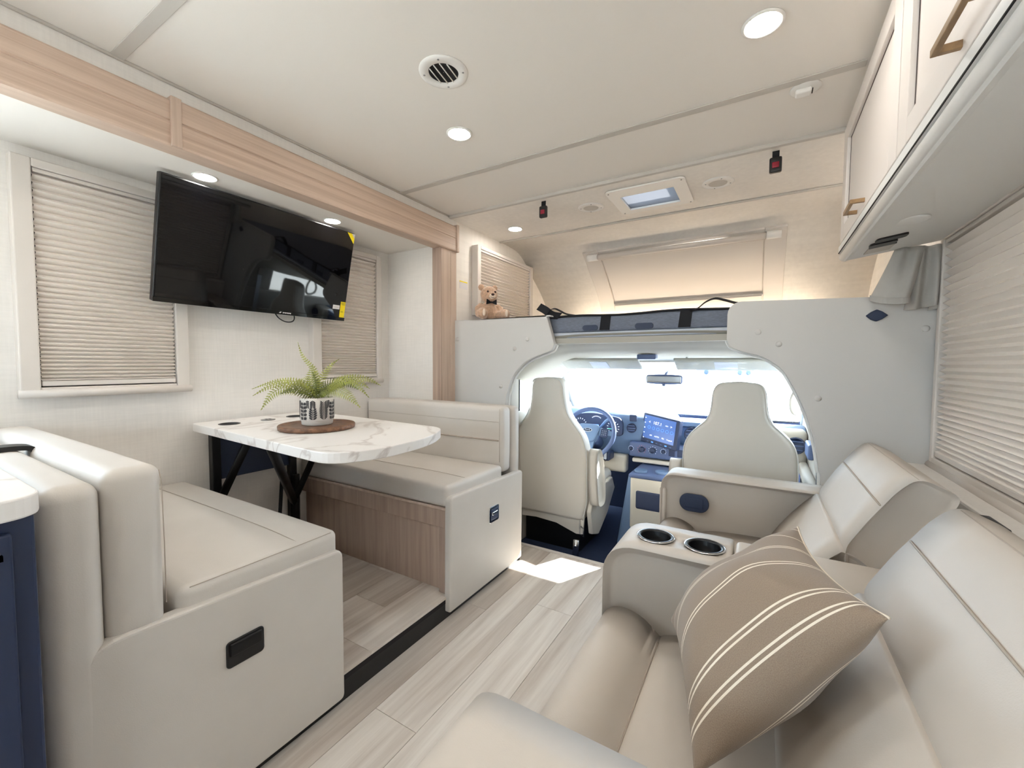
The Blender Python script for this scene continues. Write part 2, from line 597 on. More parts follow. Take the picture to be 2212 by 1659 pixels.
# ------------------------------------------------------------------ room dimensions (metres)
XL, XR = -1.717, 0.585         # coach side walls
YP = 2.15                      # cab partition
YB = -2.45                     # rear wall
ZC = 2.017                     # coach ceiling
XS, YS0, YS1, ZS = -2.163, -0.75, 2.0, 1.815    # slide-out: back wall, ends, ceiling
ZF = 0.096                     # slide-out floor

# floor with planks
fl = struct(G().box(XL-0.05, XR+0.05, YB-0.05, 2.165, -0.06, -0.012).build('floor', 'dark_gap'))
PW = 0.172
x0 = -0.67
rows = []
k = -6
starts = {-3: 1.49, -2: 0.872, -1: 1.645, 0: 1.05, 1: 1.9, 2: 0.6, 3: 1.3, 4: 0.4, 5: 1.6, 6: 0.9, 7: 1.2}
for k in range(-6, 8):
    xa, xb = x0+PW*k, x0+PW*(k+1)
    xa = max(xa, XL); xb = min(xb, XR)
    if xb-xa < 0.02:
        continue
    j = starts.get(k, 0.3+0.37*k % 1.2)
    cuts = [2.165]
    y = j
    while y > YB:
        cuts.append(y); y -= 1.22
    cuts.append(YB)
    for ya, yb in zip(cuts[1:], cuts[:-1]):
        if yb-ya < 0.02:
            continue
        G().box(xa+0.0008, xb-0.0008, ya+0.0008, yb-0.0008, -0.012, 0.0).build('plank', 'plank', fl)
struct(G().box(-1.34, 0.24, 2.15, 2.175, -0.012, 0.006).build('trim_1', 'frame_beige', bev=0.003))

# slide-out floor, raised, with a black toe kick
fs_ = struct(G().box(XS, -1.125, YS0, YS1, ZF-0.03, ZF-0.010).build('floor_slide', 'dark_gap'))
for r_, xa in enumerate([-1.29, -1.462, -1.634, -1.806, -1.978, -2.15]):
    for ya, yb in ((0.20, 0.95+0.21*(r_ % 3)), (0.95+0.21*(r_ % 3), 1.99)):
        G().box(xa+0.0008, min(xa+PW, -1.122)-0.0008, ya+0.0008, yb-0.0008, ZF-0.010, ZF).build('plank', 'plank', fs_)
G().box(-1.15, -1.126, YS0, 1.985, 0.0, ZF-0.012).build('toe_kick', 'black_plastic', fs_)
G().box(XS, -1.15, YS0, YS1, 0.0, 0.02).build('underside', 'black_plastic', fs_)

# ceiling: panels between seam strips
ce = struct(G().box(XL-0.6, XR+0.05, YB-0.05, 2.115, ZC+0.004, ZC+0.05).build('ceiling', 'ceiling_white'))
edges = [YB, -1.85, -0.67, 0.512, 1.685, 2.098]
for a, b in zip(edges[:-1], edges[1:]):
    G().box(XL, XR, a+0.001, b-0.001, ZC, ZC+0.004).build('panel', 'ceiling_white', ce)
for y in edges[1:-1]:
    G().box(XL+0.002, 0.25, y-0.017, y+0.017, ZC-0.004, ZC-0.0002).build('seam_strip', 'seam_grey', ce, bev=0.0015)
G().box(XL+0.001, XR, 2.088, 2.112, ZC-0.016, ZC+0.002).build('seam_strip', 'seam_grey', ce, bev=0.004)
# cove along left wall
G().tube([(XL+0.004, YB, ZC-0.002), (XL+0.004, 2.09, ZC-0.002)], 0.006, 8).build('cove', 'seam_grey', ce)

# left wall: strip above slide-out, plus the wall of the bunk and the part behind the slide
wl = sroot('wall_left')
G().box(XL-0.06, XL, YB, YP+0.02, 1.81, ZC+0.004).build('panel', 'linen_wall', wl)
G().box(XL-0.06, XL, YB, YS0, 0, 1.81).build('panel', 'linen_wall', wl)
G().box(XL-0.04, XL, 2.03, YP+0.02, 0, 1.81).build('panel', 'linen_wall', wl)
G().box(XL-0.06, XL, YP+0.02, 3.75, 1.22, 2.06).build('panel', 'overcab_liner', wl)
# slide-out shell
wsl = sroot('wall_slide')
bpn_ = G().box(XS-0.04, XS, YS0-0.04, YS1+0.04, 0, ZS+0.04).build('back_panel', 'linen_wall', wsl)
cut(bpn_, G().box(XS-0.1, XS+0.1, -0.62, 0.10, 1.02, 1.66))  # opening for the added galley window
G().box(XS, XL-0.045, YS1, YS1+0.04, 0, ZS+0.04).build('end_panel', 'linen_wall', wsl)
G().box(XS, XL-0.02, YS0-0.04, YS0, 0, ZS+0.04).build('end_panel', 'linen_wall', wsl)
struct(G().box(XS, XL-0.01, YS0, YS1, ZS, ZS+0.04).build('ceiling_slide', 'ceiling_white'))
# right wall and the ledge under the window
wrt = struct(G().box(XR, XR+0.06, YB, YP+0.02, -0.05, ZC+0.004).build('wall_right', 'linen_wall'))
cut(wrt, G().box(XR-0.1, XR+0.2, -1.66, -1.31, 1.05, 1.50))  # opening for the added entry door window
struct(G().box(0.482, XR, -0.9, YP-0.012, 0.0, 0.722).build('trim_2', 'linen_wall', bev=0.008))
wbk = struct(G().box(XS, XR+0.06, YB-0.05, YB, -0.05, ZC+0.004).build('wall_back', 'linen_wall'))
cut(wbk, G().box(-1.15, 0.0, YB-0.2, YB+0.2, 0.95, 1.50))  # opening for the added rear window
# unseen windows added for fill daylight behind the camera: galley, rear, entry door
def fill_window(n, x0, x1, y0, y1, z0, z1, ax):
    w = sroot('window_%d' % n, ((x0+x1)/2, (y0+y1)/2, z0))
    t = 0.03
    if ax == 'x':
        xm = (x0+x1)/2
        G().box(xm-0.003, xm+0.003, y0, y1, z0, z1).build('pane', 'window_glass', w)
        for a in ((y0-t, y0, z0-t, z1+t), (y1, y1+t, z0-t, z1+t), (y0, y1, z0-t, z0), (y0, y1, z1, z1+t)):
            G().box(x1-0.001, x1+0.012, *a).build('frame_bar', 'frame_beige', w)
    else:
        ym = (y0+y1)/2
        G().box(x0, x1, ym-0.003, ym+0.003, z0, z1).build('pane', 'window_glass', w)
        for a in ((x0-t, x0, z0-t, z1+t), (x1, x1+t, z0-t, z1+t), (x0, x1, z0-t, z0), (x0, x1, z1, z1+t)):
            G().box(a[0], a[1], y1-0.001, y1+0.012, a[2], a[3]).build('frame_bar', 'frame_beige', w)
fill_window(7, XS-0.04, XS, -0.62, 0.10, 1.02, 1.66, 'x')
fill_window(8, -1.15, 0.0, YB-0.05, YB, 0.95, 1.50, 'y')
d3 = sroot('door_3', (XR, -1.48, 0))  # unseen entry door, added for the daylight through its pane
for a in ((-1.89, -1.85, 0.0, 1.94), (-1.12, -1.08, 0.0, 1.94), (-1.85, -1.12, 1.90, 1.94)):
    G().box(XR-0.012, XR+0.001, *a).build('jamb', 'frame_beige', d3)
G().box(XR+0.02, XR+0.026, -1.66, -1.31, 1.05, 1.50).build('pane', 'window_glass', d3)
# wall of the bunk on the right
wr2 = struct(G().box(XR, XR+0.06, YP+0.02, 3.75, 1.22, 2.06).build('wall_bunk', 'overcab_liner'))

# oak fascia round the slide-out opening
bm_ = sroot('trim_3', (XL, 1.0, 1.88))
prof = [(-1.76, 1.800), (-1.693, 1.800), (-1.690, 1.806), (-1.690, 1.876), (-1.694, 1.879), (-1.694, 1.882), (-1.690, 1.885), (-1.690, 1.945), (-1.696, 1.952), (-1.716, 1.952), (-1.716, 1.812), (-1.76, 1.812)]
G().prism(prof, 'y', YB, 0.64).build('fascia_board', 'oak_beam', bm_)
prof2 = [(x+(0.006 if x > -1.72 else 0), z+(0.005 if z > 1.9 else 0)) for x, z in prof]
G().prism(prof2, 'y', 0.64, 2.135).build('fascia_board', 'oak_beam', bm_)
G().box(-1.716, -1.680, 0.634, 0.664, 1.801, 1.960).build('cover_strip', 'oak_post', bm_, bev=0.002)
G().box(-1.716, -1.676, 2.128, 2.148, 1.798, 1.968).build('end_cap', 'oak_post', bm_, bev=0.003)
po = sroot('trim_4', (XL, 2.07, 0.0))
G().box(-1.762, -1.700, 2.001, 2.088, 0.02, 1.805).build('post_board', 'oak_post', po, bev=0.002)
G().box(-1.762, -1.697, 2.089, 2.143, 0.02, 1.805).build('post_board', 'oak_post', po, bev=0.002)
G().box(-1.766, -1.698, 1.993, 2.0005, 0.10, 1.802).build('jamb', 'bench_wood', po)

# ------------------------------------------------------------------ cab partition
def roundpoly(pts, r=0.03, n=5):
    """round the corners of a polygon"""
    out = []; N = len(pts)
    for i in range(N):
        p = Vector(pts[i]); a = Vector(pts[i-1]); b = Vector(pts[(i+1) % N])
        rr = pts[i][2] if len(pts[i]) > 2 else r
        p = Vector(p[:2]); a = Vector(a[:2]); b = Vector(b[:2])
        if rr <= 0:
            out.append(tuple(p)); continue
        da = (a-p); db = (b-p)
        d = min(rr, da.length*0.49, db.length*0.49)
        s0 = p+da.normalized()*d; s1 = p+db.normalized()*d
        for k in range(n+1):
            t = k/n
            q = s0*(1-t)**2+p*2*t*(1-t)+s1*t*t
            out.append(tuple(q))
    return out
archL = cr([(-0.995, 1.20), (-1.012, 1.168), (-1.054, 1.151), (-1.144, 1.12), (-1.21, 1.078), (-1.268, 1.009), (-1.295, 0.94), (-1.312, 0.86), (-1.33, 0.6), (-1.345, -0.1)], 5)
polyL = roundpoly([(-1.714, 1.366, 0.0), (-0.99, 1.36, 0.055)], 0.05) + archL + [(-1.714, -0.1)]
pl = struct(G().prism(polyL, 'y', 2.128, 2.165).build('wall_front_left', 'panel_vinyl', bev=0.011, seg=3))
archR = cr([(-0.137, 1.205), (-0.118, 1.172), (-0.065, 1.148), (-0.008, 1.133), (0.04, 1.105), (0.083, 1.066), (0.12, 1.0), (0.151, 0.932), (0.18, 0.85), (0.204, 0.759), (0.22, 0.65), (0.229, 0.565), (0.238, -0.1)], 5)

# top-left corner of the right panel as an explicit arc
polyR = [(0.584, -0.1), (0.584, 1.352), (-0.082, 1.373)] + arc(-0.082, 1.318, 0.055, 90, 180, 6)[1:] + archR
pr = struct(G().prism(polyR, 'y', 2.128, 2.165).build('wall_front_right', 'panel_vinyl', bev=0.011, seg=3))
for par, pts in ((pl, [(-1.676, 1.246), (-1.166, 1.233), (-1.25, 1.18), (-1.346, 0.954)]), (pr, [(-0.015, 1.235), (0.063, 1.181), (0.522, 1.23), (0.207, 0.954)])):
    for x, z in pts:
        G().lathe([(0.0125, 0.0), (0.0125, -0.002), (0.010, -0.005), (0.005, -0.0065), (0.001, -0.007)], (x, 2.129, z), 14, 'y').build('button', 'panel_vinyl', par)
# pale welt round both arches
G().tube([(x+0.003, 2.167, z-0.003) for x, z in archL], 0.007, 6).build('welt', 'piping_white', pl)
G().tube([(x-0.003, 2.167, z-0.003) for x, z in archR], 0.007, 6).build('welt', 'piping_white', pr)
G().prism([(0.346, 1.286), (0.362, 1.300), (0.379, 1.309), (0.396, 1.300), (0.414, 1.285), (0.396, 1.270), (0.379, 1.262), (0.362, 1.270)], 'y', 2.118, 2.130).build('latch_plate', 'navy', pr, bev=0.003)

# ------------------------------------------------------------------ bunk over the cab
capP = [(2.69, 2.005), (2.83, 2.002), (2.97, 1.985), (3.1, 1.92), (3.215, 1.833), (3.36, 1.73), (3.472, 1.626), (3.56, 1.5), (3.6, 1.41), (3.60, 1.385)]
capS = cr(capP, 6)
ocp = sroot('ceiling_bunk')
oc = G().box(XL, XR, 2.10, 2.70, 2.005, 2.055).build('panel', 'overcab_liner', ocp)
cut(oc, G().box(-0.685, -0.41, 2.285, 2.505, 1.9, 2.2))
G().box(XL+0.001, XR-0.001, 2.683, 2.699, 1.996, 2.005).build('seam_strip', 'seam_grey', ocp, bev=0.003)
wf = sroot('wall_front_cap')
rings = []
for y, z in capS:
    rings.append([(XL, y, z), (XR, y, z)])
for i, (y, z) in enumerate(capS):
    pass
outer = [(y+0.05, z+0.05) for y, z in reversed(capS)]
G().prism(list(capS)+outer, 'x', XL-0.06, XR+0.06, smooth=True).build('shell', 'overcab_liner', wf)

def cappt(s):
    """point and inward normal of the cap at 0..1 of its length"""
    L = [0]
    for a, b in zip(capS, capS[1:]):
        L.append(L[-1]+math.dist(a, b))
    t = s*L[-1]
    for i in range(len(capS)-1):
        if L[i+1] >= t or i == len(capS)-2:
            f = (t-L[i])/(L[i+1]-L[i])
            y = capS[i][0]+(capS[i+1][0]-capS[i][0])*f; z = capS[i][1]+(capS[i+1][1]-capS[i][1])*f
            dy = capS[i+1][0]-capS[i][0]; dz = capS[i+1][1]-capS[i][1]; q = math.hypot(dy, dz)
            return y, z, dz/q, -dy/q
def s_at_z(z):
    lo, hi = 0.0, 1.0
    for _ in range(40):
        m_ = (lo+hi)/2
        if cappt(m_)[1] > z: lo = m_
        else: hi = m_
    return lo
def cap_patch(x0, x1, z0, z1, o0, o1, n=12):
    """solid patch that follows the cap between heights z0>z1, from offset o0 to o1 inward"""
    sa, sb = s_at_z(z0), s_at_z(z1)
    g = G(); poly = []
    a = []; b = []
    for i in range(n+1):
        y, z, ny, nz = cappt(sa+(sb-sa)*i/n)
        a.append((y+ny*o0, z+nz*o0)); b.append((y+ny*o1, z+nz*o1))
    g.prism(a+list(reversed(b)), 'x', x0, x1)
    return g
w5 = sroot('window_5', (-0.54, 3.2, 1.75))
cap_patch(-1.20, -1.075, 1.945, 1.545, -0.01, 0.016).build('frame_stile', 'frame_beige', w5, bev=0.004)
cap_patch(-0.003, 0.115, 1.945, 1.545, -0.01, 0.016).build('frame_stile', 'frame_beige', w5, bev=0.004)
cap_patch(-1.075, -0.003, 1.945, 1.893, -0.01, 0.016).build('frame_rail', 'frame_beige', w5, bev=0.004)
cap_patch(-1.075, -0.003, 1.605, 1.545, -0.01, 0.016).build('frame_rail', 'frame_beige', w5, bev=0.004)
cap_patch(-1.075, -0.003, 1.895, 1.600, -0.012, -0.006).build('pane', 'window_glass', w5)
ya, za, ny, nz = cappt(s_at_z(1.925))
rs = thing('roller_blind', (-0.54, ya, 1.6), 'cream roller blind pulled down over the nose window of the overcab bunk', 'roller blind')
c0 = (ya+ny*0.032, za+nz*0.032)
G().tube([(-1.145, c0[0], c0[1]), (0.065, c0[0], c0[1])], 0.020, 14).build('roller', 'frame_beige', rs)
G().tube([(-1.165, c0[0], c0[1]), (-1.085, c0[0], c0[1])], 0.025, 14).build('roller_cap', 'white_plastic', rs)
G().tube([(0.005, c0[0], c0[1]), (0.085, c0[0], c0[1])], 0.025, 14).build('roller_cap', 'white_plastic', rs)
G().box(-1.205, 0.12, ya+ny*0.016-0.012, ya+ny*0.016+0.012, za+0.018, za+0.026).build('head_strip', 'frame_beige', rs)
cap_patch(-1.068, -0.010, 1.905, 1.590, 0.002, 0.005, 16).build('shade', 'frame_beige', rs)
cap_patch(-1.068, -0.010, 1.600, 1.575, 0.010, 0.030).build('bottom_bar', 'frame_beige', rs, bev=0.004)

# bunk base and mattress
struct(G().prism([(2.20, 1.225), (3.41, 1.225), (3.66, 1.400), (3.60, 1.420), (3.40, 1.262), (2.20, 1.262)], 'x', XL, XR).build('floor_bunk', 'wall_plain'))
bp_ = [(2.20, 1.232), (2.186, 1.240), (2.181, 1.252), (2.184, 1.264), (2.20, 1.268)]
bb = struct(G().prism(bp_, 'x', -1.05, -0.05).build('trim_5', 'board_grey'))
mt = thing('bunk_mattress', (-0.57, 2.8, 1.262), 'grey tweed bunk mattress with black binding above the cab', 'mattress')
G().rbox(XL+0.01, XR-0.01, 2.192, 3.40, 1.266, 1.358, 0.018, 3, m=8).build('mattress_body', 'mattress_grey', mt)
G().tube([(-1.05+0.02*i, 2.192+0.002*math.sin(i), 1.356+0.004*math.sin(i*0.23)) for i in range(0, 52)], 0.006, 6).build('binding', 'strap_black', mt)
for xa, xb in ((-0.752, -0.698), (-0.352, -0.296)):
    G().prism([(xa+0.006, 1.356), (xb+0.004, 1.356), (xb-0.004, 1.274), (xa-0.004, 1.274)], 'y', 2.187, 2.193).build('strap', 'strap_black', mt)
for xa, xb, za_, zb_ in ((-0.852, -0.766, 1.275, 1.304), (-0.566, -0.474, 1.273, 1.303)):
    G().prism(rrect(xa, xb, za_, zb_, 0.0135, 4), 'y', 2.187, 2.193).build('grip_pad', 'navy', mt)
G().ribbon(cr([(-0.30, 2.188, 1.353), (-0.27, 2.186, 1.360), (-0.235, 2.184, 1.388), (-0.194, 2.183, 1.402), (-0.15, 2.183, 1.390), (-0.11, 2.185, 1.376), (-0.07, 2.188, 1.368)], 5), 0.024, 0.003, (0.1, 1, 0.5)).build('carry_handle', 'strap_black', mt)
G().ribbon(cr([(-1.125, 2.19, 1.425), (-1.08, 2.186, 1.40), (-1.04, 2.186, 1.372), (-0.99, 2.186, 1.362)], 5), 0.045, 0.003, (0.55, 0.2, 0.75)).build('strap', 'strap_black', mt)
G().ribbon(cr([(-1.07, 2.184, 1.372), (-1.05, 2.182, 1.398), (-1.02, 2.182, 1.405), (-0.985, 2.183, 1.39), (-0.95, 2.186, 1.372), (-0.90, 2.188, 1.362)], 5), 0.016, 0.003, (0.1, 1, 0.4)).build('carry_handle', 'strap_black', mt)
# warm strip light tucked behind the mattress
ls = thing('strip_light', (-0.57, 3.48, 1.316), 'warm strip light tucked behind the bunk mattress at the foot of the front cap', 'light')
G().box(-1.5, 0.4, 3.455, 3.50, 1.316, 1.345).build('channel', 'white_plastic', ls)
G().box(-1.5, 0.4, 3.460, 3.495, 1.346, 1.351).build('diffuser', 'led', ls)

# ------------------------------------------------------------------ windows with pleated blinds
def pleats(z0, z1, p_top, p_bot):
    """fold heights from the top z1 down to z0, pitch shrinking towards the bottom"""
    zs = [z1]; z = z1
    while z > z0+0.003:
        f = (z-z0)/(z1-z0)
        z -= (p_bot+(p_top-p_bot)*f)/2
        zs.append(max(z, z0))
    return zs
def side_window(n, wall_x, sgn, y0, y1, z0, z1, iy0, iy1, iz0, iz1, depth, label, p_top=0.026, p_bot=0.013, sill=True):
    """frame box proud of a side wall (sgn = direction into the room), blind inside it"""
    xf_ = wall_x+sgn*depth
    a, b = min(wall_x, xf_), max(wall_x, xf_)
    w = sroot('window_%d' % n, (wall_x, (y0+y1)/2, z0))
    G().box(a, b, y0, iy0, z0, z1).build('frame_stile', 'frame_beige', w, bev=0.004)
    G().box(a, b, iy1, y1, z0, z1).build('frame_stile', 'frame_beige', w, bev=0.004)
    G().box(a, b, iy0, iy1, iz1, z1).build('frame_rail', 'frame_beige', w, bev=0.004)
    G().box(a, b-0.006 if sgn > 0 else b, iy0, iy1, z0, iz0).build('frame_rail', 'frame_beige', w, bev=0.003)
    if sill:
        G().tube([(xf_-sgn*0.006, y0-0.004, z0-0.008), (xf_-sgn*0.006, y1+0.004, z0-0.008)], 0.015, 12).build('sill_bar', 'frame_beige', w)
    pa, pb = wall_x+sgn*0.002, wall_x+sgn*0.006
    G().box(min(pa, pb), max(pa, pb), iy0-0.002, iy1+0.002, iz0-0.002, iz1+0.002).build('pane', 'dark_gap', w)
    bl = thing('pleated_blind', (wall_x+sgn*0.02, (y0+y1)/2, iz0), label, 'blind')
    zs = pleats(iz0+0.022, iz1-0.012, p_top, p_bot)
    ring = []
    xb_, xd = wall_x+sgn*(depth-0.026), wall_x+sgn*(depth-0.006)
    g = G(); vs = []; fs = []
    for i, z in enumerate(zs):
        x = xb_ if i % 2 == 0 else xd
        for t in (0, -0.0015):
            vs += [(x+sgn*t, iy0+0.003, z), (x+sgn*t, iy1-0.003, z)]
    for i in range(len(zs)-1):
        k = i*4
        fs.append((k, k+1, k+5, k+4)); fs.append((k+2, k+6, k+7, k+3))
    g.add(vs, fs); g.build('pleated_fabric', 'blind_fabric', bl)
    G().box(min(xb_, xd), max(xb_, xd), iy0+0.003, iy1-0.003, iz1-0.014, iz1-0.001).build('head_rail', 'frame_beige', bl, bev=0.002)
    G().box(min(xb_, xd), max(xb_, xd), iy0+0.003, iy1-0.003, iz0+0.004, iz0+0.022).build('bottom_rail', 'frame_beige', bl, bev=0.003)
    return w
side_window(1, XS, 1, 0.354, 0.838, 0.985, 1.772, 0.402, 0.792, 0.999, 1.742, 0.045, 'beige pleated blind in the window left of the television')
side_window(2, XS, 1, 1.418, 1.905, 0.985, 1.772, 1.472, 1.866, 0.999, 1.742, 0.045, 'beige pleated blind in the window right of the television, above the far bench')
side_window(3, XL, 1, 2.335, 3.13, 1.42, 1.895, 2.375, 3.085, 1.44, 1.872, 0.052, 'beige pleated blind in the bunk window behind the teddy bear', 0.0225, 0.0195, sill=False)
side_window(4, XR, -1, 0.9, 2.112, 0.735, 1.556, 0.95, 2.083, 0.758, 1.54, 0.040, 'beige pleated blind in the big window above the sofa', 0.030, 0.017, sill=True)

# ------------------------------------------------------------------ ceiling fittings
def puck(x, y, z, label, r=0.047, first=[None]):
    if first[0] is None:
        e = thing('recessed_light', (0, 0, 0), label, 'light', 'recessed round ceiling lights')
        G().lathe([(0.047, 0.0), (0.052, -0.001), (0.052, -0.004), (0.046, -0.0055), (0.043, -0.005), (0.043, 0.0)], (0, 0, 0), 32, cap=False).build('trim_ring', 'white_plastic', e)
        G().lathe([(0.0435, -0.002), (0.0435, -0.0045), (0.03, -0.0065), (0.001, -0.007)], (0, 0, 0), 32).build('lens', 'lens', e)
        first[0] = e
        o = e
    else:
        o = copy_tree(first[0])
        o['label'] = label
    o.location = (x, y, z)
    s_ = r/0.047
    o.scale = (s_, s_, s_)
    return o
puck(-1.073, 1.374, ZC, 'lit round ceiling light in front of the round air vent')
puck(-0.023, 1.358, ZC, 'lit round ceiling light nearest the overhead cabinet')
puck(-1.893, 0.818, ZS, 'lit round light in the slide-out ceiling at the left of the television', 0.040)
puck(-1.903, 1.392, ZS, 'lit round light in the slide-out ceiling at the right end of the television', 0.040)
puck(-1.459, 2.479, 2.005, 'lit round light in the bunk ceiling above the teddy bear')
puck(0.45, 2.479, 2.005, 'added lit round light in the bunk ceiling, hidden behind the overhead cabinet')  # out-of-sight light added to brighten the bunk cap
for (x, y, l_) in ((-1.07, 0.12, 'added unseen left aisle ceiling light above the galley'), (-0.02, 0.12, 'added unseen right aisle ceiling light above the near sofa arm'), (-1.07, -1.2, 'added unseen rear left aisle ceiling light near the back wall'), (-0.02, -1.2, 'added unseen rear right aisle ceiling light near the back wall')):
    puck(x, y, ZC, l_)  # out-of-view lights added to fill from behind the camera

v = thing('air_vent', (-0.897, 1.068, ZC), 'round white ceiling air vent with slanted bars over the aisle', 'vent')
G().lathe([(0.047, -0.001), (0.049, -0.006), (0.070, -0.005), (0.077, -0.003), (0.078, 0.0), (0.047, 0.0)], (-0.897, 1.068, ZC), 40, cap=False).build('flange', 'white_plastic', v)
G().lathe([(0.047, -0.0015), (0.046, -0.001), (0.001, -0.0008)], (-0.897, 1.068, ZC), 40, cap=False).build('duct', 'dark_gap', v)
a_ = math.radians(100)
for d in (-0.031, -0.011, 0.010, 0.030):
    L = math.sqrt(0.046**2-d*d)
    n_ = Vector((math.cos(a_+math.pi/2), math.sin(a_+math.pi/2), 0)); t_ = Vector((math.cos(a_), math.sin(a_), 0))
    c = Vector((-0.897, 1.068, ZC-0.005))+n_*d
    G().tube([c-t_*L, c+t_*L], 0.0018, 6).build('bar', 'white_plastic', v)
for k in range(4):
    w = math.radians(25+90*k)
    G().lathe([(0.0035, -0.004), (0.0035, -0.0062), (0.001, -0.007)], (-0.897+0.063*math.cos(w), 1.068+0.063*math.sin(w), ZC), 10).build('screw', 'steel', v)

dt = thing('ceiling_hook', (0.10, 1.738, ZC), 'small white flush ceiling catch beside the front seam', 'ceiling catch')
G().lathe([(0.045, 0.0), (0.045, -0.003), (0.040, -0.005), (0.001, -0.006)], (0.10, 1.738, ZC), 24).build('base', 'white_plastic', dt)
G().rbox(0.072, 0.118, 1.722, 1.758, ZC-0.020, ZC-0.004, 0.006, 3).build('catch', 'white_plastic', dt)
G().box(0.114, 0.121, 1.728, 1.752, ZC-0.016, ZC-0.010).build('slot', 'dark_gap', dt)

# bunk ceiling fittings: hatch, two speakers, two buckles
hz = 2.005
ha = thing('roof_hatch', (-0.547, 2.37, hz), 'square roof hatch with white trim and a closed shade in the bunk ceiling', 'hatch')
fr = G().prism(rrect(-0.745, -0.345, 2.190, 2.555, 0.03), 'z', hz-0.010, hz-0.001).build('trim_frame', 'white_plastic', ha, bev=0.003)
cut(fr, G().box(-0.685, -0.41, 2.285, 2.505, 1.9, 2.1))
for a in ((-0.70, -0.685, 2.27, 2.52), (-0.41, -0.395, 2.27, 2.52), (-0.685, -0.41, 2.27, 2.285), (-0.685, -0.41, 2.505, 2.52)):
    G().box(*a, hz-0.002, hz+0.055).build('well_side', 'white_plastic', ha)
zz = []
g = G(); vs = []; fs = []
n_ = 30
for i in range(n_+1):
    y = 2.286+0.218*i/n_
    vs += [(-0.684, y, hz+0.0005+(0.006 if i % 2 else 0)), (-0.411, y, hz+0.0005+(0.006 if i % 2 else 0))]
for i in range(n_):
    fs.append((2*i, 2*i+1, 2*i+3, 2*i+2))
g.add(vs, fs).build('pleated_shade', 'shade_translucent', ha)
for x, y in ((-0.728, 2.215), (-0.362, 2.215), (-0.728, 2.535), (-0.362, 2.535)):
    G().lathe([(0.004, -0.010), (0.004, -0.012), (0.001, -0.0125)], (x, y, hz), 8).build('screw', 'steel', ha)
for x, lab in ((-0.88, 'round white speaker left of the roof hatch'), (-0.213, 'round white speaker right of the roof hatch')):
    sp = thing('ceiling_speaker', (x, 2.367, hz), lab, 'speaker', 'round bunk ceiling speakers')
    G().lathe([(0.042, -0.002), (0.044, -0.006), (0.068, -0.005), (0.074, -0.002), (0.074, 0.0)], (x, 2.367, hz), 36, cap=False).build('ring', 'white_plastic', sp)
    G().lathe([(0.043, -0.004), (0.03, -0.0035), (0.001, -0.003)], (x, 2.367, hz), 36, cap=False).build('grille', 'seam_grey', sp)
    for k in range(4):
        w = math.radians(20+90*k)
        G().lathe([(0.0035, -0.004), (0.0035, -0.0068), (0.001, -0.007)], (x+0.058*math.cos(w), 2.367+0.058*math.sin(w), hz), 8).build('screw', 'steel', sp)
for x, lab in ((-1.077, 'black seat belt buckle hanging near the bunk light'), (0.028, 'black seat belt buckle hanging near the overhead cabinet')):
    bk = thing('belt_buckle', (x, 2.145, 2.004), lab, 'buckle', 'hanging bunk net buckles')
    G().ribbon([(x, 2.145, 2.004), (x, 2.143, 1.985), (x, 2.142, 1.968)], 0.026, 0.004, (1, 0, 0)).build('webbing', 'strap_black', bk)
    G().rbox(x-0.023, x+0.023, 2.131, 2.153, 1.912, 1.976, 0.007, 3).build('buckle_body', 'black_plastic', bk)
    G().rbox(x-0.013, x+0.013, 2.128, 2.134, 1.930, 1.954, 0.003, 2).build('release_button', 'buckle_red', bk)

# ------------------------------------------------------------------ television
tvb = Vector((-2.041, 1.125, 1.326)); tvt = Vector((-1.933, 1.125, 1.797))
uz = (tvt-tvb); TH = uz.length; uz.normalize(); uy = Vector((0, 1, 0)); ux = uy.cross(uz)
TM = Matrix((( ux.x, uy.x, uz.x, tvb.x), (ux.y, uy.y, uz.y, tvb.y), (ux.z, uy.z, uz.z, tvb.z), (0, 0, 0, 1)))
TW = 0.870
tv = thing('television', (-2.10, 1.125, 1.327), 'black flat screen television tilted down on the slide-out wall', 'television')
G().rbox(-0.035, -0.006, -TW/2, TW/2, 0.0, TH, 0.004, 2).xf(TM).build('case', 'black_plastic', tv)
G().box(-0.006, -0.0035, -TW/2+0.006, TW/2-0.006, 0.020, TH-0.006).xf(TM).build('screen_panel', 'screen', tv)
G().box(-0.006, -0.001, -TW/2, TW/2, 0.0, 0.019).xf(TM).build('bottom_bezel', 'screen', tv, bev=0.001)
G().box(-0.06, -0.034, -0.28, 0.28, 0.06, 0.30).xf(TM).build('rear_housing', 'black_plastic', tv, bev=0.01)
G().box(XS, -2.085, 1.02, 1.23, 1.46, 1.68).build('wall_mount', 'black_metal', tv)
st = G().box(-0.0035, -0.0022, 0.400, 0.430, 0.012, 0.106).xf(TM).build('energy_sticker', 'yellow', tv)
MT = TM @ Matrix(((0, 0, 1, -0.0021), (1, 0, 0, 0), (0, 1, 0, 0), (0, 0, 0, 1)))
def tvtext(s, size, y, z, m, name, par):
    o = text(s, size, MT @ Matrix.Translation((y, z, 0)), name, m, None, 0.0001)
    o.parent = par
    return o
tvtext('ENERGY\nGUIDE', 0.0075, 0.415, 0.094, 'dark_gap', 'sticker_print', st)
tvtext('$14', 0.010, 0.412, 0.050, 'dark_gap', 'sticker_print', st)
wsx = G().box(-0.0035, -0.0022, 0.353, 0.395, 0.062, 0.084).xf(TM).build('serial_sticker', 'white_label', tv)
G().box(-0.0022, -0.0018, 0.359, 0.389, 0.071, 0.0745).xf(TM).build('serial_print', 'seam_grey', wsx)
G().prism([(0.385, TH-0.004), (0.432, TH-0.004), (0.430, TH-0.055)], 'x', -0.0035, -0.0022).xf(TM).build('corner_sticker', 'yellow', tv)
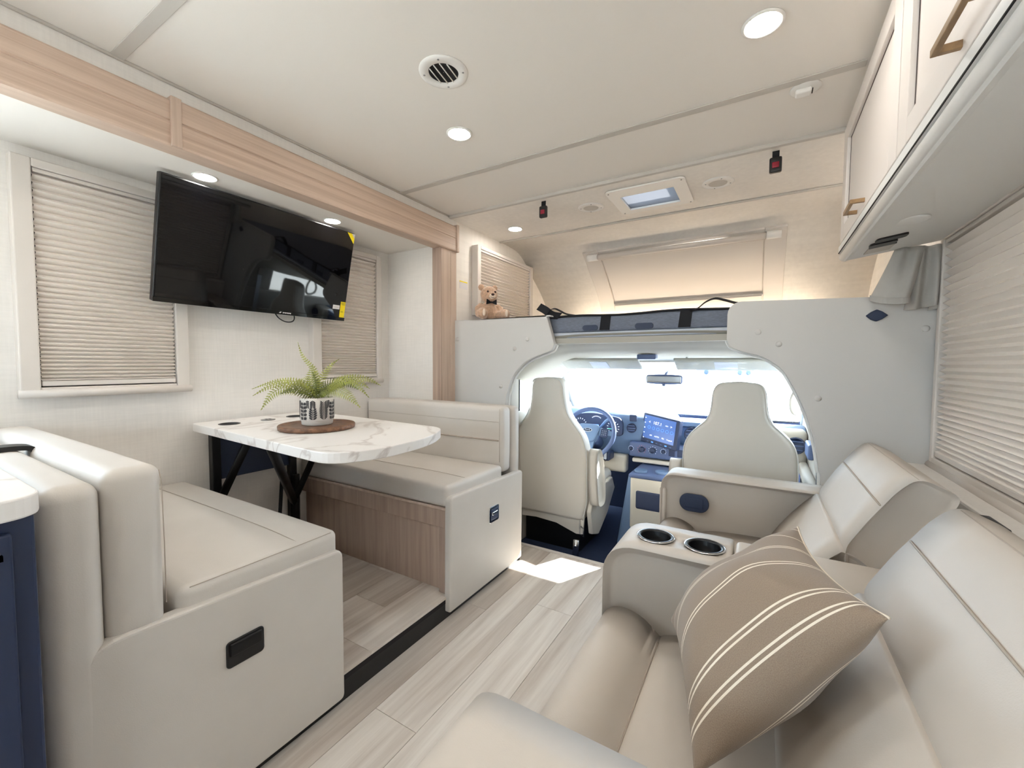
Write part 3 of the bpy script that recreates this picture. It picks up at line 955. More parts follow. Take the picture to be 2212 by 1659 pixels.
G().prism([(0.412, TH-0.004), (0.432, TH-0.004), (0.430, TH-0.026)], 'x', -0.0022, -0.0018).xf(TM).build('corner_print', 'white_label', tv)
lg = G().prism([(0.060, 0.007), (0.066, 0.0135), (0.074, 0.0135), (0.068, 0.007)], 'x', -0.0010, -0.0004)
for q in range(7):
    lg.box(-0.0010, -0.0004, 0.079+q*0.0062, 0.0835+q*0.0062, 0.007+0.0012*(q % 2), 0.0125)
lg.xf(TM).build('logo_print', 'white_label', tv)
cord = cr([(-2.14, 1.20, 1.40), (-2.10, 1.205, 1.33), (-2.075, 1.22, 1.302), (-2.07, 1.25, 1.295), (-2.075, 1.28, 1.305), (-2.10, 1.30, 1.335), (-2.14, 1.31, 1.40)], 6)
G().tube(cord, 0.003, 6).build('power_cord', 'black_plastic', tv)

# ------------------------------------------------------------------ dinette benches
def seam_line(pts, name, par, r=0.0011):
    return G().tube(pts, r, 5).build(name, 'stitch', par)
# near bench
b1 = thing('dinette_bench', (-1.62, 0.52, ZF), 'near cream dinette bench with a black recessed pull on its end panel', 'bench', 'dinette benches')
G().box(-2.155, -1.135, 0.30, 0.815, ZF, 0.478).build('base_box', 'bench_wood', b1)
pA = roundpoly([(0.238, 0.03, 0.01), (0.826, 0.03, 0.018), (0.826, 0.512, 0.028), (0.238, 0.533, 0.075)], 0.02, 6)
ep = G().prism(pA, 'x', -1.136, -1.100).build('end_panel', 'vinyl', b1, bev=0.012, seg=3)
pu = G().prism(rrect(0.490, 0.580, 0.338, 0.405, 0.010, 4), 'x', -1.101, -1.094).build('pull', 'black_plastic', ep, bev=0.003)
G().rbox(-1.097, -1.089, 0.497, 0.573, 0.368, 0.400, 0.004, 2).build('pull_cup', 'black_metal', ep)
sc_ = G().rbox(-2.155, -1.118, 0.405, 0.822, 0.478, 0.572, 0.022, 4, crown=(0.004, 0.004, 0.007), m=10).build('seat_cushion', 'vinyl', b1)
seam_line(cr([(-2.14, 0.700, 0.5765), (-1.9, 0.700, 0.5795), (-1.6, 0.700, 0.5805), (-1.3, 0.700, 0.579), (-1.14, 0.700, 0.5715)], 5), 'seam', sc_)
seam_line(cr([(-1.124, 0.43, 0.5675), (-1.1205, 0.52, 0.5685), (-1.120, 0.62, 0.5685), (-1.1205, 0.72, 0.568), (-1.124, 0.80, 0.567)], 5), 'seam', sc_)
k1 = G().rbox(-2.155, -1.112, 0.286, 0.383, 0.505, 0.870, 0.026, 4, crown=(0.006, 0.006, 0.004), m=10).build('back_cushion', 'vinyl', b1)
seam_line([(-1.135, 0.384, 0.852), (-1.118, 0.3815, 0.835), (-1.1135, 0.381, 0.78), (-1.112, 0.3815, 0.70), (-1.112, 0.3815, 0.56)], 'seam', k1)
k2 = G().rbox(-2.155, -1.104, 0.196, 0.283, 0.05, 0.855, 0.030, 4, crown=(0.005, 0.004, 0.004), m=10).build('rear_bolster', 'vinyl', b1)
G().ribbon(cr([(-1.66, 0.182, 0.80), (-1.66, 0.184, 0.845), (-1.66, 0.196, 0.862), (-1.66, 0.24, 0.866), (-1.66, 0.285, 0.862), (-1.66, 0.292, 0.85)], 5), 0.055, 0.012, (1, 0, 0)).build('retainer_clip', 'black_plastic', b1)
# far bench
b2 = thing('dinette_bench', (-1.62, 1.68, ZF), 'far cream dinette bench with oak front and a small chrome latch', 'bench', 'dinette benches')
G().box(-2.155, -1.135, 1.385, 1.97, ZF, 0.47).build('base_box', 'bench_wood', b2)
G().box(-2.155, -1.134, 1.360, 1.386, 0.385, 0.470).build('face_rail', 'bench_wood', b2, bev=0.002)
G().box(-2.155, -1.134, 1.356, 1.372, 0.462, 0.474).build('face_lip', 'oak_post', b2, bev=0.002)
G().box(-1.175, -1.134, 1.362, 1.388, ZF, 0.385).build('face_stile', 'bench_wood', b2, bev=0.002)
pB = roundpoly([(1.345, 0.03, 0.012), (1.962, 0.03, 0.015), (1.966, 0.512, 0.02), (1.350, 0.528, 0.03)], 0.02, 6)
ep2 = G().prism(pB, 'x', -1.134, -1.100).build('end_panel', 'vinyl', b2, bev=0.011, seg=3)
lt = G().prism(rrect(1.637, 1.722, 0.320, 0.398, 0.010, 4), 'x', -1.101, -1.096).build('latch', 'chrome', ep2, bev=0.002)
G().rbox(-1.099, -1.0945, 1.650, 1.709, 0.332, 0.386, 0.004, 2).build('latch_cup', 'dash_black', ep2)
G().rbox(-1.096, -1.090, 1.656, 1.703, 0.356, 0.372, 0.003, 2).build('latch_paddle', 'chrome', ep2)
sc2 = G().rbox(-2.155, -1.125, 1.352, 1.800, 0.476, 0.570, 0.020, 4, crown=(0.004, 0.006, 0.006), m=10).build('seat_cushion', 'vinyl', b2)
seam_line(cr([(-2.14, 1.505, 0.5745), (-1.9, 1.505, 0.577), (-1.6, 1.505, 0.578), (-1.3, 1.505, 0.5765), (-1.145, 1.505, 0.5705)], 5), 'seam', sc2)
k3 = G().rbox(-2.155, -1.135, 1.806, 1.900, 0.520, 0.866, 0.026, 4, crown=(0.004, 0.004, 0.003), m=10).build('back_cushion', 'vinyl', b2)
seam_line([(-2.13, 1.8035, 0.788), (-1.8, 1.8025, 0.788), (-1.4, 1.8025, 0.788), (-1.155, 1.8045, 0.788)], 'seam', k3)
seam_line([(-2.13, 1.8025, 0.692), (-1.8, 1.8015, 0.692), (-1.4, 1.8015, 0.692), (-1.155, 1.8045, 0.692)], 'seam', k3, 0.004)
seam_line([(-1.150, 1.8068, 0.856), (-1.150, 1.8062, 0.80), (-1.150, 1.806, 0.70), (-1.150, 1.8062, 0.58)], 'seam', k3)
G().rbox(-2.155, -1.128, 1.912, 1.982, 0.470, 0.862, 0.026, 4, crown=(0.003, 0.003, 0.003), m=8).build('rear_bolster', 'vinyl', b2)

# ------------------------------------------------------------------ dinette table
ZT = 0.822
tb = thing('dinette_table', (-1.6, 1.08, ZF), 'white marble-look dinette table on folding black legs between the benches', 'table')
out_ = roundpoly([(-2.135, 0.840, 0.03), (-1.085, 0.765, 0.10), (-1.015, 0.90, 0.12), (-1.030, 1.16, 0.12), (-1.135, 1.345, 0.07), (-2.135, 1.405, 0.03)], 0.05, 7)
top = G().prism(out_, 'z', ZT-0.034, ZT).build('table_top', 'marble', tb)
hg = G()
for (x, y, r) in ((-1.975, 0.92, 0.037), (-1.985, 1.225, 0.037), (-1.965, 1.080, 0.027)):
    hg.lathe([(r, -0.02), (r, 0.02)], (x, y, ZT), 28)
cut(top, hg)
bv = top.modifiers.new('bevel', 'BEVEL'); bv.width = 0.003; bv.segments = 2; bv.limit_method = 'ANGLE'; bv.angle_limit = math.radians(60)
for (x, y) in ((-1.975, 0.92), (-1.985, 1.225)):
    G().lathe([(0.0365, -0.025), (0.0365, 0.0), (0.041, 0.0005), (0.041, 0.002), (0.036, 0.003), (0.034, 0.0), (0.034, -0.022), (0.001, -0.023)], (x, y, ZT), 28, cap=False).build('cup_holder', 'black_plastic', tb)
us = G().lathe([(0.0265, -0.02), (0.0265, 0.0), (0.030, 0.0005), (0.030, 0.003), (0.024, 0.004), (0.001, 0.004)], (-1.965, 1.080, ZT), 28, cap=False).build('usb_socket', 'steel', tb)
for d in (-0.008, 0.008):
    G().box(-1.972, -1.958, 1.080+d-0.004, 1.080+d+0.004, ZT+0.004, ZT+0.0048).build('usb_port', 'dark_gap', us)
for y in (0.925, 1.285):
    G().box(-2.140, -2.105, y-0.018, y+0.018, ZF, ZT-0.036).build('upright', 'black_metal', tb, bev=0.003)
G().box(-2.138, -2.120, 0.943, 1.267, 0.552, ZT-0.036).build('navy_panel', 'navy', tb)
G().box(-2.13, -1.25, 0.95, 0.99, ZT-0.056, ZT-0.035).build('top_rail', 'black_metal', tb)
G().box(-2.13, -1.25, 1.22, 1.26, ZT-0.056, ZT-0.035).build('top_rail', 'black_metal', tb)
def bar(a, b, w, par, name):
    return G().tube([a, b], w, 4).build(name, 'black_metal', par)
bar((-2.105, 1.285, 0.36), (-1.79, 1.262, ZT-0.045), 0.020, tb, 'brace')
bar((-2.105, 0.925, 0.44), (-1.95, 1.0, ZT-0.045), 0.020, tb, 'brace')
bar((-2.085, 1.270, 0.36), (-1.55, 0.86, ZT-0.045), 0.020, tb, 'folding_leg')
bar((-2.09, 1.285, 0.50), (-2.09, 1.285, ZF+0.01), 0.022, tb, 'lower_leg')
bar((-2.07, 1.20, 0.50), (-2.07, 1.17, ZF+0.01), 0.010, tb, 'strut')

tr = thing('round_tray', (-1.55, 1.05, ZT), 'round dark wooden serving board under the fern pot', 'tray')
G().lathe([(0.135, 0.0), (0.143, 0.003), (0.145, 0.016), (0.142, 0.020), (0.134, 0.0195), (0.128, 0.017), (0.001, 0.0165)], (-1.55, 1.05, ZT), 48, cap=False).build('board', 'acacia', tr)
G().lathe([(0.135, 0.0), (0.001, 0.0005)], (-1.55, 1.05, ZT), 48, cap=False).build('underside', 'acacia', tr)

# ------------------------------------------------------------------ fern in a printed pot
PC = Vector((-1.553, 1.052, ZT+0.0168))
fn = thing('potted_fern', PC, 'green fern in a white pot printed with black leaves on the dinette table', 'potted plant')
PR = 0.063; PH = 0.110
pot = G().lathe([(0.052, 0.0), (0.058, 0.003), (0.0595, 0.016), (0.0605, 0.0185), (PR, 0.022), (PR+0.001, PH-0.004), (PR-0.001, PH), (PR-0.005, PH), (PR-0.006, PH-0.012), (0.001, PH-0.013)], PC, 48, cap=False).build('pot', 'pot_white', fn)
G().lathe([(PR-0.006, PH-0.010), (0.03, PH-0.006), (0.001, PH-0.005)], PC, 30, cap=False).build('soil', 'soil', fn)
def on_pot(u, w):
    """u: metres round the pot, w: height"""
    a = u/PR-2.1
    return (PC.x+(PR+0.0016)*math.cos(a), PC.y+(PR+0.0016)*math.sin(a), PC.z+w)
pg = G()
def leafprint(cx, cy, ang, L, wd):
    pts = []
    ca, sa = math.cos(ang), math.sin(ang)
    for t, q in ((0, 0), (0.3, 0.8), (0.6, 1.0), (0.85, 0.6), (1, 0), (0.85, -0.6), (0.6, -1.0), (0.3, -0.8)):
        a, b = t*L, q*wd/2
        u_, w_ = cx+a*ca-b*sa, cy+a*sa+b*ca
        w_ = max(0.023, min(PH-0.004, w_))
        pts.append(on_pot(u_, w_))
    pg.add(pts, [tuple(range(8))])
rnd = random.Random(3)
circ = 2*math.pi*PR
NM = 10
for i in range(NM):
    u0 = circ*i/NM
    kind = i % 3 if i < 9 else 1
    base = 0.023
    hgt = (0.080, 0.082, 0.050)[kind]
    leafprint(u0, base, math.pi/2, hgt, 0.0022)
    nn = (11, 5, 5)[kind]
    for j in range(nn):
        t = (j+0.25)/nn
        LL = (0.0235, 0.0185, 0.0200)[kind]*(1-0.45*abs(t-0.35))
        wd = (0.0044, 0.0130, 0.0075)[kind]
        for sg in (-1, 1):
            leafprint(u0+sg*0.0010, base+hgt*t*0.88, math.pi/2-sg*math.radians((46, 62, 50)[kind]), LL, wd)
    # a drooping sprig fills the space above the short motif and between the tall ones
    um = u0 if kind == 2 else u0+circ/NM/2
    top_ = 0.105
    leafprint(um, top_, -math.pi/2, 0.030, 0.002)
    for j in range(5):
        for sg in (-1, 1):
            leafprint(um, top_-0.004-0.006*j, -math.pi/2+sg*math.radians(46), (0.015 if kind == 2 else 0.009), 0.0048)
pg.build('leaf_print', 'pot_ink', pot)

def frond(path, width, m, name='frond', pitch=0.0075, side_hint=(0, 0, 1), droop=0.25):
    """fern frond: rachis along path, paired leaflets"""
    pts = [Vector(p) for p in cr(path, 8)]
    L = [0]
    for a, b in zip(pts, pts[1:]):
        L.append(L[-1]+(b-a).length)
    g = G()
    g.tube(pts[::2]+([pts[-1]] if (len(pts)-1) % 2 else []), 0.0011, 4)
    d = 0.02
    while d < L[-1]-0.002:
        i = max(j for j in range(len(L)) if L[j] <= d)
        i = min(i, len(pts)-2)
        f = (d-L[i])/max(1e-6, L[i+1]-L[i])
        p = pts[i].lerp(pts[i+1], f)
        t = (pts[i+1]-pts[i]).normalized()
        s = t.cross(Vector(side_hint))
        n0 = None
        if s.length < 0.05:
            s = t.orthogonal()
        s.normalize()
        n = s.cross(t).normalized()
        u = d/L[-1]
        w = width*(min(1, 0.35+u*2.2) if u < 0.35 else max(0.08, 1-((u-0.35)/0.65)**1.5))
        for sg in (-1, 1):
            dirv = (s*sg+t*0.40-n*droop).normalized()
            wv = t*0.0029
            a = p; b = p+dirv*w*0.5; e = p+dirv*w-n*w*0.10
            g.add([a-wv*0.4, a+wv*0.4, b+wv, e, b-wv], [(0, 1, 2, 3, 4)], False)
        d += pitch
    return g.build(name, m, fn)
P0 = PC+Vector((0, 0, PH-0.008))
R_ = Vector((0.859, 0.512, 0)); F_ = Vector((-0.512, 0.859, 0)); U_ = Vector((0, 0, 1))
def fp(*abc):
    return [tuple(P0+R_*a+F_*b+U_*c) for a, b, c in abc]
fr_paths = [
    # (right, away, up) offsets from the soil
    (((0, 0, 0), (-0.03, -0.02, 0.035), (-0.085, -0.05, 0.055), (-0.135, -0.08, 0.030), (-0.170, -0.10, -0.035)), 0.036, 'fern_green'),
    (((0, 0, 0), (-0.04, 0.0, 0.05), (-0.10, 0.0, 0.075), (-0.18, 0.0, 0.070), (-0.265, 0.0, 0.040)), 0.020, 'fern_green'),
    (((0, 0, 0), (-0.04, -0.03, 0.05), (-0.10, -0.06, 0.068), (-0.15, -0.08, 0.055), (-0.20, -0.10, 0.02)), 0.026, 'fern_green'),
    (((0, 0, 0), (-0.035, 0.03, 0.05), (-0.09, 0.07, 0.075), (-0.14, 0.11, 0.07)), 0.036, 'fern_green'),
    (((0, 0, 0), (-0.005, 0.01, 0.06), (-0.025, 0.03, 0.12), (-0.075, 0.04, 0.175), (-0.10, 0.05, 0.235)), 0.014, 'fern_green'),
    (((0, 0, 0), (0.0, 0.02, 0.06), (0.012, 0.05, 0.11), (0.035, 0.07, 0.145), (0.06, 0.08, 0.165)), 0.022, 'fern_green'),
    (((0, 0, 0), (-0.006, -0.01, 0.05), (-0.02, 0.0, 0.10), (-0.03, 0.03, 0.14)), 0.034, 'fern_green'),
    (((0, 0, 0), (0.012, -0.03, 0.045), (0.018, -0.05, 0.085), (0.008, -0.055, 0.115)), 0.022, 'fern_dark'),
    (((0, 0, 0), (0.04, -0.03, 0.035), (0.10, -0.06, 0.045), (0.16, -0.09, 0.025), (0.215, -0.11, -0.02)), 0.034, 'fern_green'),
    (((0, 0, 0), (0.05, 0.0, 0.05), (0.10, 0.0, 0.075), (0.155, 0.0, 0.08), (0.215, 0.0, 0.045)), 0.034, 'fern_green'),
    (((0, 0, 0), (0.05, 0.03, 0.055), (0.11, 0.07, 0.085), (0.17, 0.11, 0.08), (0.22, 0.13, 0.05)), 0.032, 'fern_green'),
    (((0, 0, 0), (0.06, -0.01, 0.05), (0.12, -0.02, 0.08), (0.18, -0.03, 0.055), (0.225, -0.035, 0.01)), 0.022, 'fern_green'),
    (((0, 0, 0), (0.035, -0.05, 0.03), (0.075, -0.10, 0.04), (0.11, -0.14, 0.02)), 0.030, 'fern_dark'),
    (((0, 0, 0), (-0.02, -0.05, 0.03), (-0.05, -0.09, 0.045), (-0.08, -0.13, 0.03)), 0.030, 'fern_dark'),
    (((0, 0, 0), (0.02, 0.04, 0.04), (0.04, 0.09, 0.06), (0.06, 0.14, 0.05)), 0.034, 'fern_dark'),
    (((0, 0, 0), (-0.02, 0.05, 0.04), (-0.04, 0.10, 0.06), (-0.05, 0.15, 0.05)), 0.034, 'fern_dark'),
    (((0, 0, 0), (0.03, 0.0, 0.045), (0.07, 0.01, 0.07), (0.12, 0.02, 0.065), (0.16, 0.02, 0.04)), 0.034, 'fern_dark'),
    (((0, 0, 0), (-0.03, -0.01, 0.04), (-0.07, -0.02, 0.055), (-0.12, -0.03, 0.035)), 0.034, 'fern_dark'),
]
for pth, wd, m_ in fr_paths:
    frond(fp(*pth), wd*1.22, m_, pitch=0.0105, side_hint=tuple(-F_*0.80+U_*0.60), droop=0.12)

# ------------------------------------------------------------------ overhead cabinet on the right
oc_ = thing('overhead_cabinet', (0.42, 0.6, 1.50), 'white overhead cabinet with bronze pulls along the right wall', 'cabinet')
G().box(0.272, XR-0.001, -1.6, 2.108, 1.552, ZC-0.001).build('body', 'cabinet_white', oc_)
def door(y0, y1, z0, z1, hy):
    x0, x1 = 0.250, 0.272
    d = bpy.data.objects.new
    st_ = 0.072
    fr_ = G().box(x0, x1, y0, y0+st_, z0, z1).box(x0, x1, y1-st_, y1, z0, z1).box(x0, x1, y0+st_, y1-st_, z0, z0+0.055).box(x0, x1, y0+st_, y1-st_, z1-0.06, z1)
    dr = fr_.build('door', 'cabinet_white', oc_, bev=0.002)
    G().box(x0+0.012, x1-0.002, y0+st_-0.002, y1-st_+0.002, z0+0.053, z1-0.058).build('door_panel', 'cabinet_white', dr)
    gr = G()
    e = 0.0025
    a, b, c, f = y0+st_, y1-st_, z0+0.055, z1-0.06
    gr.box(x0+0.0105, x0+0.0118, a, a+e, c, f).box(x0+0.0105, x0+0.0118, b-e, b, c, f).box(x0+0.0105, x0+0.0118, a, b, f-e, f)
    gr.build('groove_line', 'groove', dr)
    hz_ = 1.583
    G().box(0.215, 0.224, hy-0.062, hy+0.062, hz_-0.006, hz_+0.006).box(0.2235, 0.2505, hy-0.062, hy-0.053, hz_-0.006, hz_+0.006).box(0.2235, 0.2505, hy+0.053, hy+0.062, hz_-0.006, hz_+0.006).build('pull', 'bronze_pull', dr, bev=0.001)
door(1.288, 2.066, 1.562, 1.992, 1.680)
door(0.50, 1.280, 1.562, 1.992, 0.865)
door(-0.288, 0.492, 1.562, 1.992, 0.10)
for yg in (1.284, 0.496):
    G().box(0.2700, 0.2725, yg-0.004, yg+0.004, 1.562, 1.992).build('door_gap_shade', 'groove', oc_)  # dark strip paints the shade inside the gap between doors
G().box(0.2495, 0.275, -1.6, 2.100, 1.530, 1.558).build('bottom_rail', 'cabinet_grey', oc_, bev=0.002)
G().box(0.2485, 0.2505, -1.6, 2.09, 1.5295, 1.5325).build('shadow_line', 'dark_gap', oc_)
G().tube([(0.268, -1.6, 1.518), (0.268, 2.100, 1.518)], 0.016, 14).build('light_rail', 'cabinet_grey', oc_)
G().prism([(0.262, 1.504), (0.275, 1.540), (XR-0.001, 1.557), (XR-0.001, 1.550), (0.285, 1.505), (0.272, 1.500)], 'y', -1.6, 2.106).build('underside', 'cabinet_grey', oc_)
def under(u, v, dz=0.0):
    """point under the cabinet: x = u, y = v"""
    return 1.505+(u-0.285)/(0.584-0.285)*0.045+dz
G().lathe([(0.045, 0.002), (0.045, -0.002), (0.038, -0.004), (0.001, -0.004)], (0.362, 1.665, under(0.362, 0)), 32).build('flush_light', 'cabinet_grey', oc_)
sk = thing('outlet_strip', (0.36, 1.92, 1.515), 'black switch pair and socket plate under the overhead cabinet', 'outlet')
def tilted(x0, x1, y0, y1, h, r):
    g = G().prism(rrect(x0, x1, y0, y1, r, 4), 'z', -h, 0.004)
    g.v = [(x, y, z+under(x, y)) for x, y, z in g.v]
    return g
tilted(0.318, 0.398, 1.820, 1.866, 0.006, 0.012).build('switch', 'black_plastic', sk)
tilted(0.312, 0.384, 1.880, 1.925, 0.008, 0.012).build('switch', 'black_plastic', sk)
tilted(0.318, 0.392, 1.940, 2.045, 0.003, 0.004).build('socket_plate', 'seam_grey', sk)
tilted(0.318, 0.392, 1.938, 1.950, 0.005, 0.003).build('socket_edge', 'black_plastic', sk)

# ------------------------------------------------------------------ curtain bundled in the corner
cn = thing('curtain', (0.48, 2.09, 1.29), 'grey privacy curtain bunched up between cabinet and right window', 'curtain')
def fold(pts_top, pts_bot, bulge, name, m_='curtain'):
    n = len(pts_top); g = G(); NV = 10
    rows_ = []
    for j in range(NV+1):
        t = j/NV
        row = []
        for a, b in zip(pts_top, pts_bot):
            p = Vector(a).lerp(Vector(b), t)
            p.y -= bulge*math.sin(math.pi*t)**0.8
            row.append(p)
        rows_.append(cr([tuple(q) for q in row], 5))
    k = len(rows_[0])
    front = [p for r in rows_ for p in r]
    back = [(p[0], p[1]+0.006, p[2]) for p in front]
    M_ = len(front)
    fs = []
    for j in range(NV):
        for i in range(k-1):
            a = j*k+i
            fs.append((a, a+1, a+k+1, a+k)); fs.append((M_+a, M_+a+k, M_+a+k+1, M_+a+1))
    for i in range(k-1):
        fs.append((i, M_+i, M_+i+1, i+1)); a = NV*k+i; fs.append((a, a+1, M_+a+1, M_+a))
    for j in range(NV):
        a = j*k; fs.append((a, a+k, M_+a+k, M_+a)); a = j*k+k-1; fs.append((a, M_+a, M_+a+k, a+k))
    g.add(front+back, fs, True)
    return g.build(name, m_, cn)
fold([(0.42, 2.10, 1.53), (0.44, 2.085, 1.53), (0.46, 2.10, 1.53), (0.48, 2.085, 1.53), (0.50, 2.095, 1.53)], [(0.352, 2.095, 1.352), (0.385, 2.06, 1.335), (0.42, 2.05, 1.33), (0.452, 2.055, 1.332), (0.468, 2.10, 1.345)], 0.015, 'front_fold')
fold([(0.475, 2.11, 1.53), (0.495, 2.09, 1.53), (0.515, 2.112, 1.53), (0.535, 2.088, 1.53), (0.555, 2.110, 1.53)], [(0.455, 2.11, 1.30), (0.48, 2.085, 1.298), (0.505, 2.115, 1.305), (0.535, 2.085, 1.31), (0.548, 2.115, 1.315)], 0.006, 'middle_fold')
fold([(0.545, 2.118, 1.52), (0.556, 2.10, 1.52), (0.57, 2.118, 1.52), (0.579, 2.10, 1.52)], [(0.525, 2.122, 1.295), (0.545, 2.10, 1.30), (0.562, 2.12, 1.31), (0.579, 2.10, 1.305)], 0.004, 'rear_fold')
G().ribbon(cr([(0.352, 2.092, 1.350), (0.385, 2.056, 1.333), (0.42, 2.046, 1.327), (0.452, 2.052, 1.330), (0.466, 2.09, 1.342)], 4), 0.024, 0.003, (0.0, 0.25, 1)).build('hem', 'curtain', cn)

# ------------------------------------------------------------------ galley counter at the near left
gc = thing('galley_cabinet', (-1.5, -0.2, 0.0), 'navy galley base cabinet beside the near bench', 'cabinet')
G().box(-2.155, -0.958, -0.74, 0.168, 0.09, 0.855).build('body', 'navy_cabinet', gc, bev=0.004)
G().box(-2.155, -1.02, -0.74, 0.160, 0.0, 0.09).build('toe_kick', 'black_plastic', gc)
dd = G().box(-0.958, -0.940, -0.30, 0.142, 0.12, 0.835).build('door', 'navy_cabinet', gc, bev=0.003)
G().box(-0.916, -0.908, -0.02, 0.128, 0.807, 0.815).box(-0.941, -0.908, 0.120, 0.128, 0.807, 0.815).box(-0.941, -0.908, -0.02, -0.012, 0.807, 0.815).build('pull', 'chrome', dd)
ct = thing('countertop', (-1.5, -0.2, 0.857), 'white marble-look galley worktop with rounded corner at the left edge', 'worktop')
G().prism(roundpoly([(-2.16, -0.74, 0.0), (-0.928, -0.74, 0.0), (-0.928, 0.176, 0.055), (-2.16, 0.176, 0.0)], 0.05, 8), 'z', 0.856, 0.888).build('slab', 'marble', ct, bev=0.003)

# ------------------------------------------------------------------ reclining sofa on the right
sf = thing('reclining_sofa', (0.0, 1.15, 0.0), 'cream two-seat reclining sofa with a cup holder console under the right window', 'sofa')
G().box(-0.30, 0.44, 0.30, 2.04, 0.06, 0.30).build('base', 'black_plastic', sf)
def armrest(y0, y1, x1, zt, name='armrest'):
    prof = roundpoly([(-0.362, 0.05, 0.02), (x1, 0.05, 0.02), (x1, zt-0.004, 0.02), (-0.362, zt, 0.060)], 0.05, 7)
    return G().slab(prof, y0, y1, 0.028).build(name, 'vinyl_sofa', sf)
armrest(0.285, 0.492, 0.40, 0.612)
fa = armrest(1.888, 2.045, 0.42, 0.616)
G().rbox(-0.369, -0.34, 1.896, 2.04, 0.05, 0.552, 0.012, 3).build('arm_front', 'vinyl_sofa', sf)
ov = G().prism(rrect(-0.283, -0.168, 0.470, 0.545, 0.036, 7), 'y', 1.881, 1.892).build('power_socket', 'navy', fa, bev=0.003)
G().rbox(-0.262, -0.190, 1.879, 1.884, 0.486, 0.529, 0.002, 2).build('socket_cover', 'navy', fa)
# console with two cup holders
cpf = roundpoly([(-0.362, 0.05, 0.02), (-0.049, 0.05, 0.01), (-0.049, 0.600, 0.012), (-0.362, 0.600, 0.095)], 0.05, 8)
cons = G().slab(cpf, 1.106, 1.312, 0.030).build('console', 'vinyl_sofa', sf)
hg = G()
for x in (-0.243, -0.116):
    hg.lathe([(0.042, -0.075), (0.042, 0.05)], (x, 1.212, 0.600), 32)
cut(cons, hg)
for x in (-0.243, -0.116):
    ch = G().lathe([(0.0415, -0.074), (0.0415, 0.001), (0.050, 0.0015), (0.050, 0.004), (0.046, 0.0055), (0.041, 0.004), (0.040, 0.0), (0.040, -0.070), (0.001, -0.071)], (x, 1.212, 0.600), 36, cap=False).build('cup_holder', 'black_plastic', cons)
    G().lathe([(0.0495, 0.002), (0.0515, 0.0025), (0.0515, 0.0045), (0.0480, 0.0050)], (x, 1.212, 0.600), 36, cap=False).build('chrome_ring', 'chrome', ch)
G().rbox(-0.045, 0.30, 1.110, 1.308, 0.30, 0.602, 0.014, 3, crown=(0, 0, 0.002)).build('console_rear', 'vinyl_sofa', sf)
seam_line(cr([(-0.361, 1.128, 0.50), (-0.350, 1.1245, 0.552), (-0.325, 1.122, 0.581), (-0.26, 1.120, 0.593), (-0.15, 1.1195, 0.5935), (-0.055, 1.1195, 0.5935)], 5), 'seam', cons)
# seats
seatp = cr([(-0.350, 0.10), (-0.362, 0.25), (-0.366, 0.35), (-0.355, 0.400), (-0.325, 0.428), (-0.285, 0.432), (-0.245, 0.418), (-0.212, 0.392), (-0.203, 0.386), (-0.193, 0.392), (-0.15, 0.404), (-0.05, 0.412), (0.06, 0.412), (0.14, 0.40), (0.16, 0.30), (0.14, 0.10)], 4, True)
backp = cr([(0.03, 0.36), (0.045, 0.42), (0.095, 0.505), (0.150, 0.578), (0.182, 0.612), (0.196, 0.618), (0.235, 0.600), (0.27, 0.55), (0.24, 0.47), (0.16, 0.36), (0.09, 0.33)], 4, True)
pilp = roundpoly([(0.200, 0.578, 0.012), (0.196, 0.630, 0.02), (0.240, 0.712, 0.03), (0.263, 0.748, 0.006), (0.292, 0.794, 0.03), (0.328, 0.829, 0.030), (0.402, 0.793, 0.022), (0.300, 0.566, 0.012)], 0.02, 5)
for y0, y1, r in ((0.497, 1.102, 0.02), (1.318, 1.882, 0.02)):
    se = G().slab(seatp, y0, y1, r).build('seat', 'vinyl_sofa', sf)
    seam_line([(-0.2032, y0+0.03, 0.3865), (-0.2032, (y0+y1)/2, 0.3865), (-0.2032, y1-0.03, 0.3865)], 'seam', se, 0.002)
    lb = G().slab(backp, y0, y1-0.004, 0.022).build('lumbar', 'vinyl_sofa', sf)
    hb = G().slab(pilp, y0, y1-0.004, 0.010).build('backrest', 'vinyl_sofa', sf)
    seam_line([(0.2612, y0+0.012, 0.7485), (0.2612, (y0+y1)/2, 0.7485), (0.2612, y1-0.016, 0.7485)], 'seam', hb, 0.0022)
    seam_line([(0.329, y0+0.010, 0.8205), (0.329, (y0+y1)/2, 0.8212), (0.329, y1-0.014, 0.8205)], 'seam', hb, 0.002)
G().box(0.33, 0.43, 1.112, 1.306, 0.45, 0.70).build('rear_panel', 'vinyl_sofa', sf)
G().box(0.395, 0.44, 1.21, 1.305, 0.70, 0.765).build('recline_bracket', 'black_plastic', sf, bev=0.004)

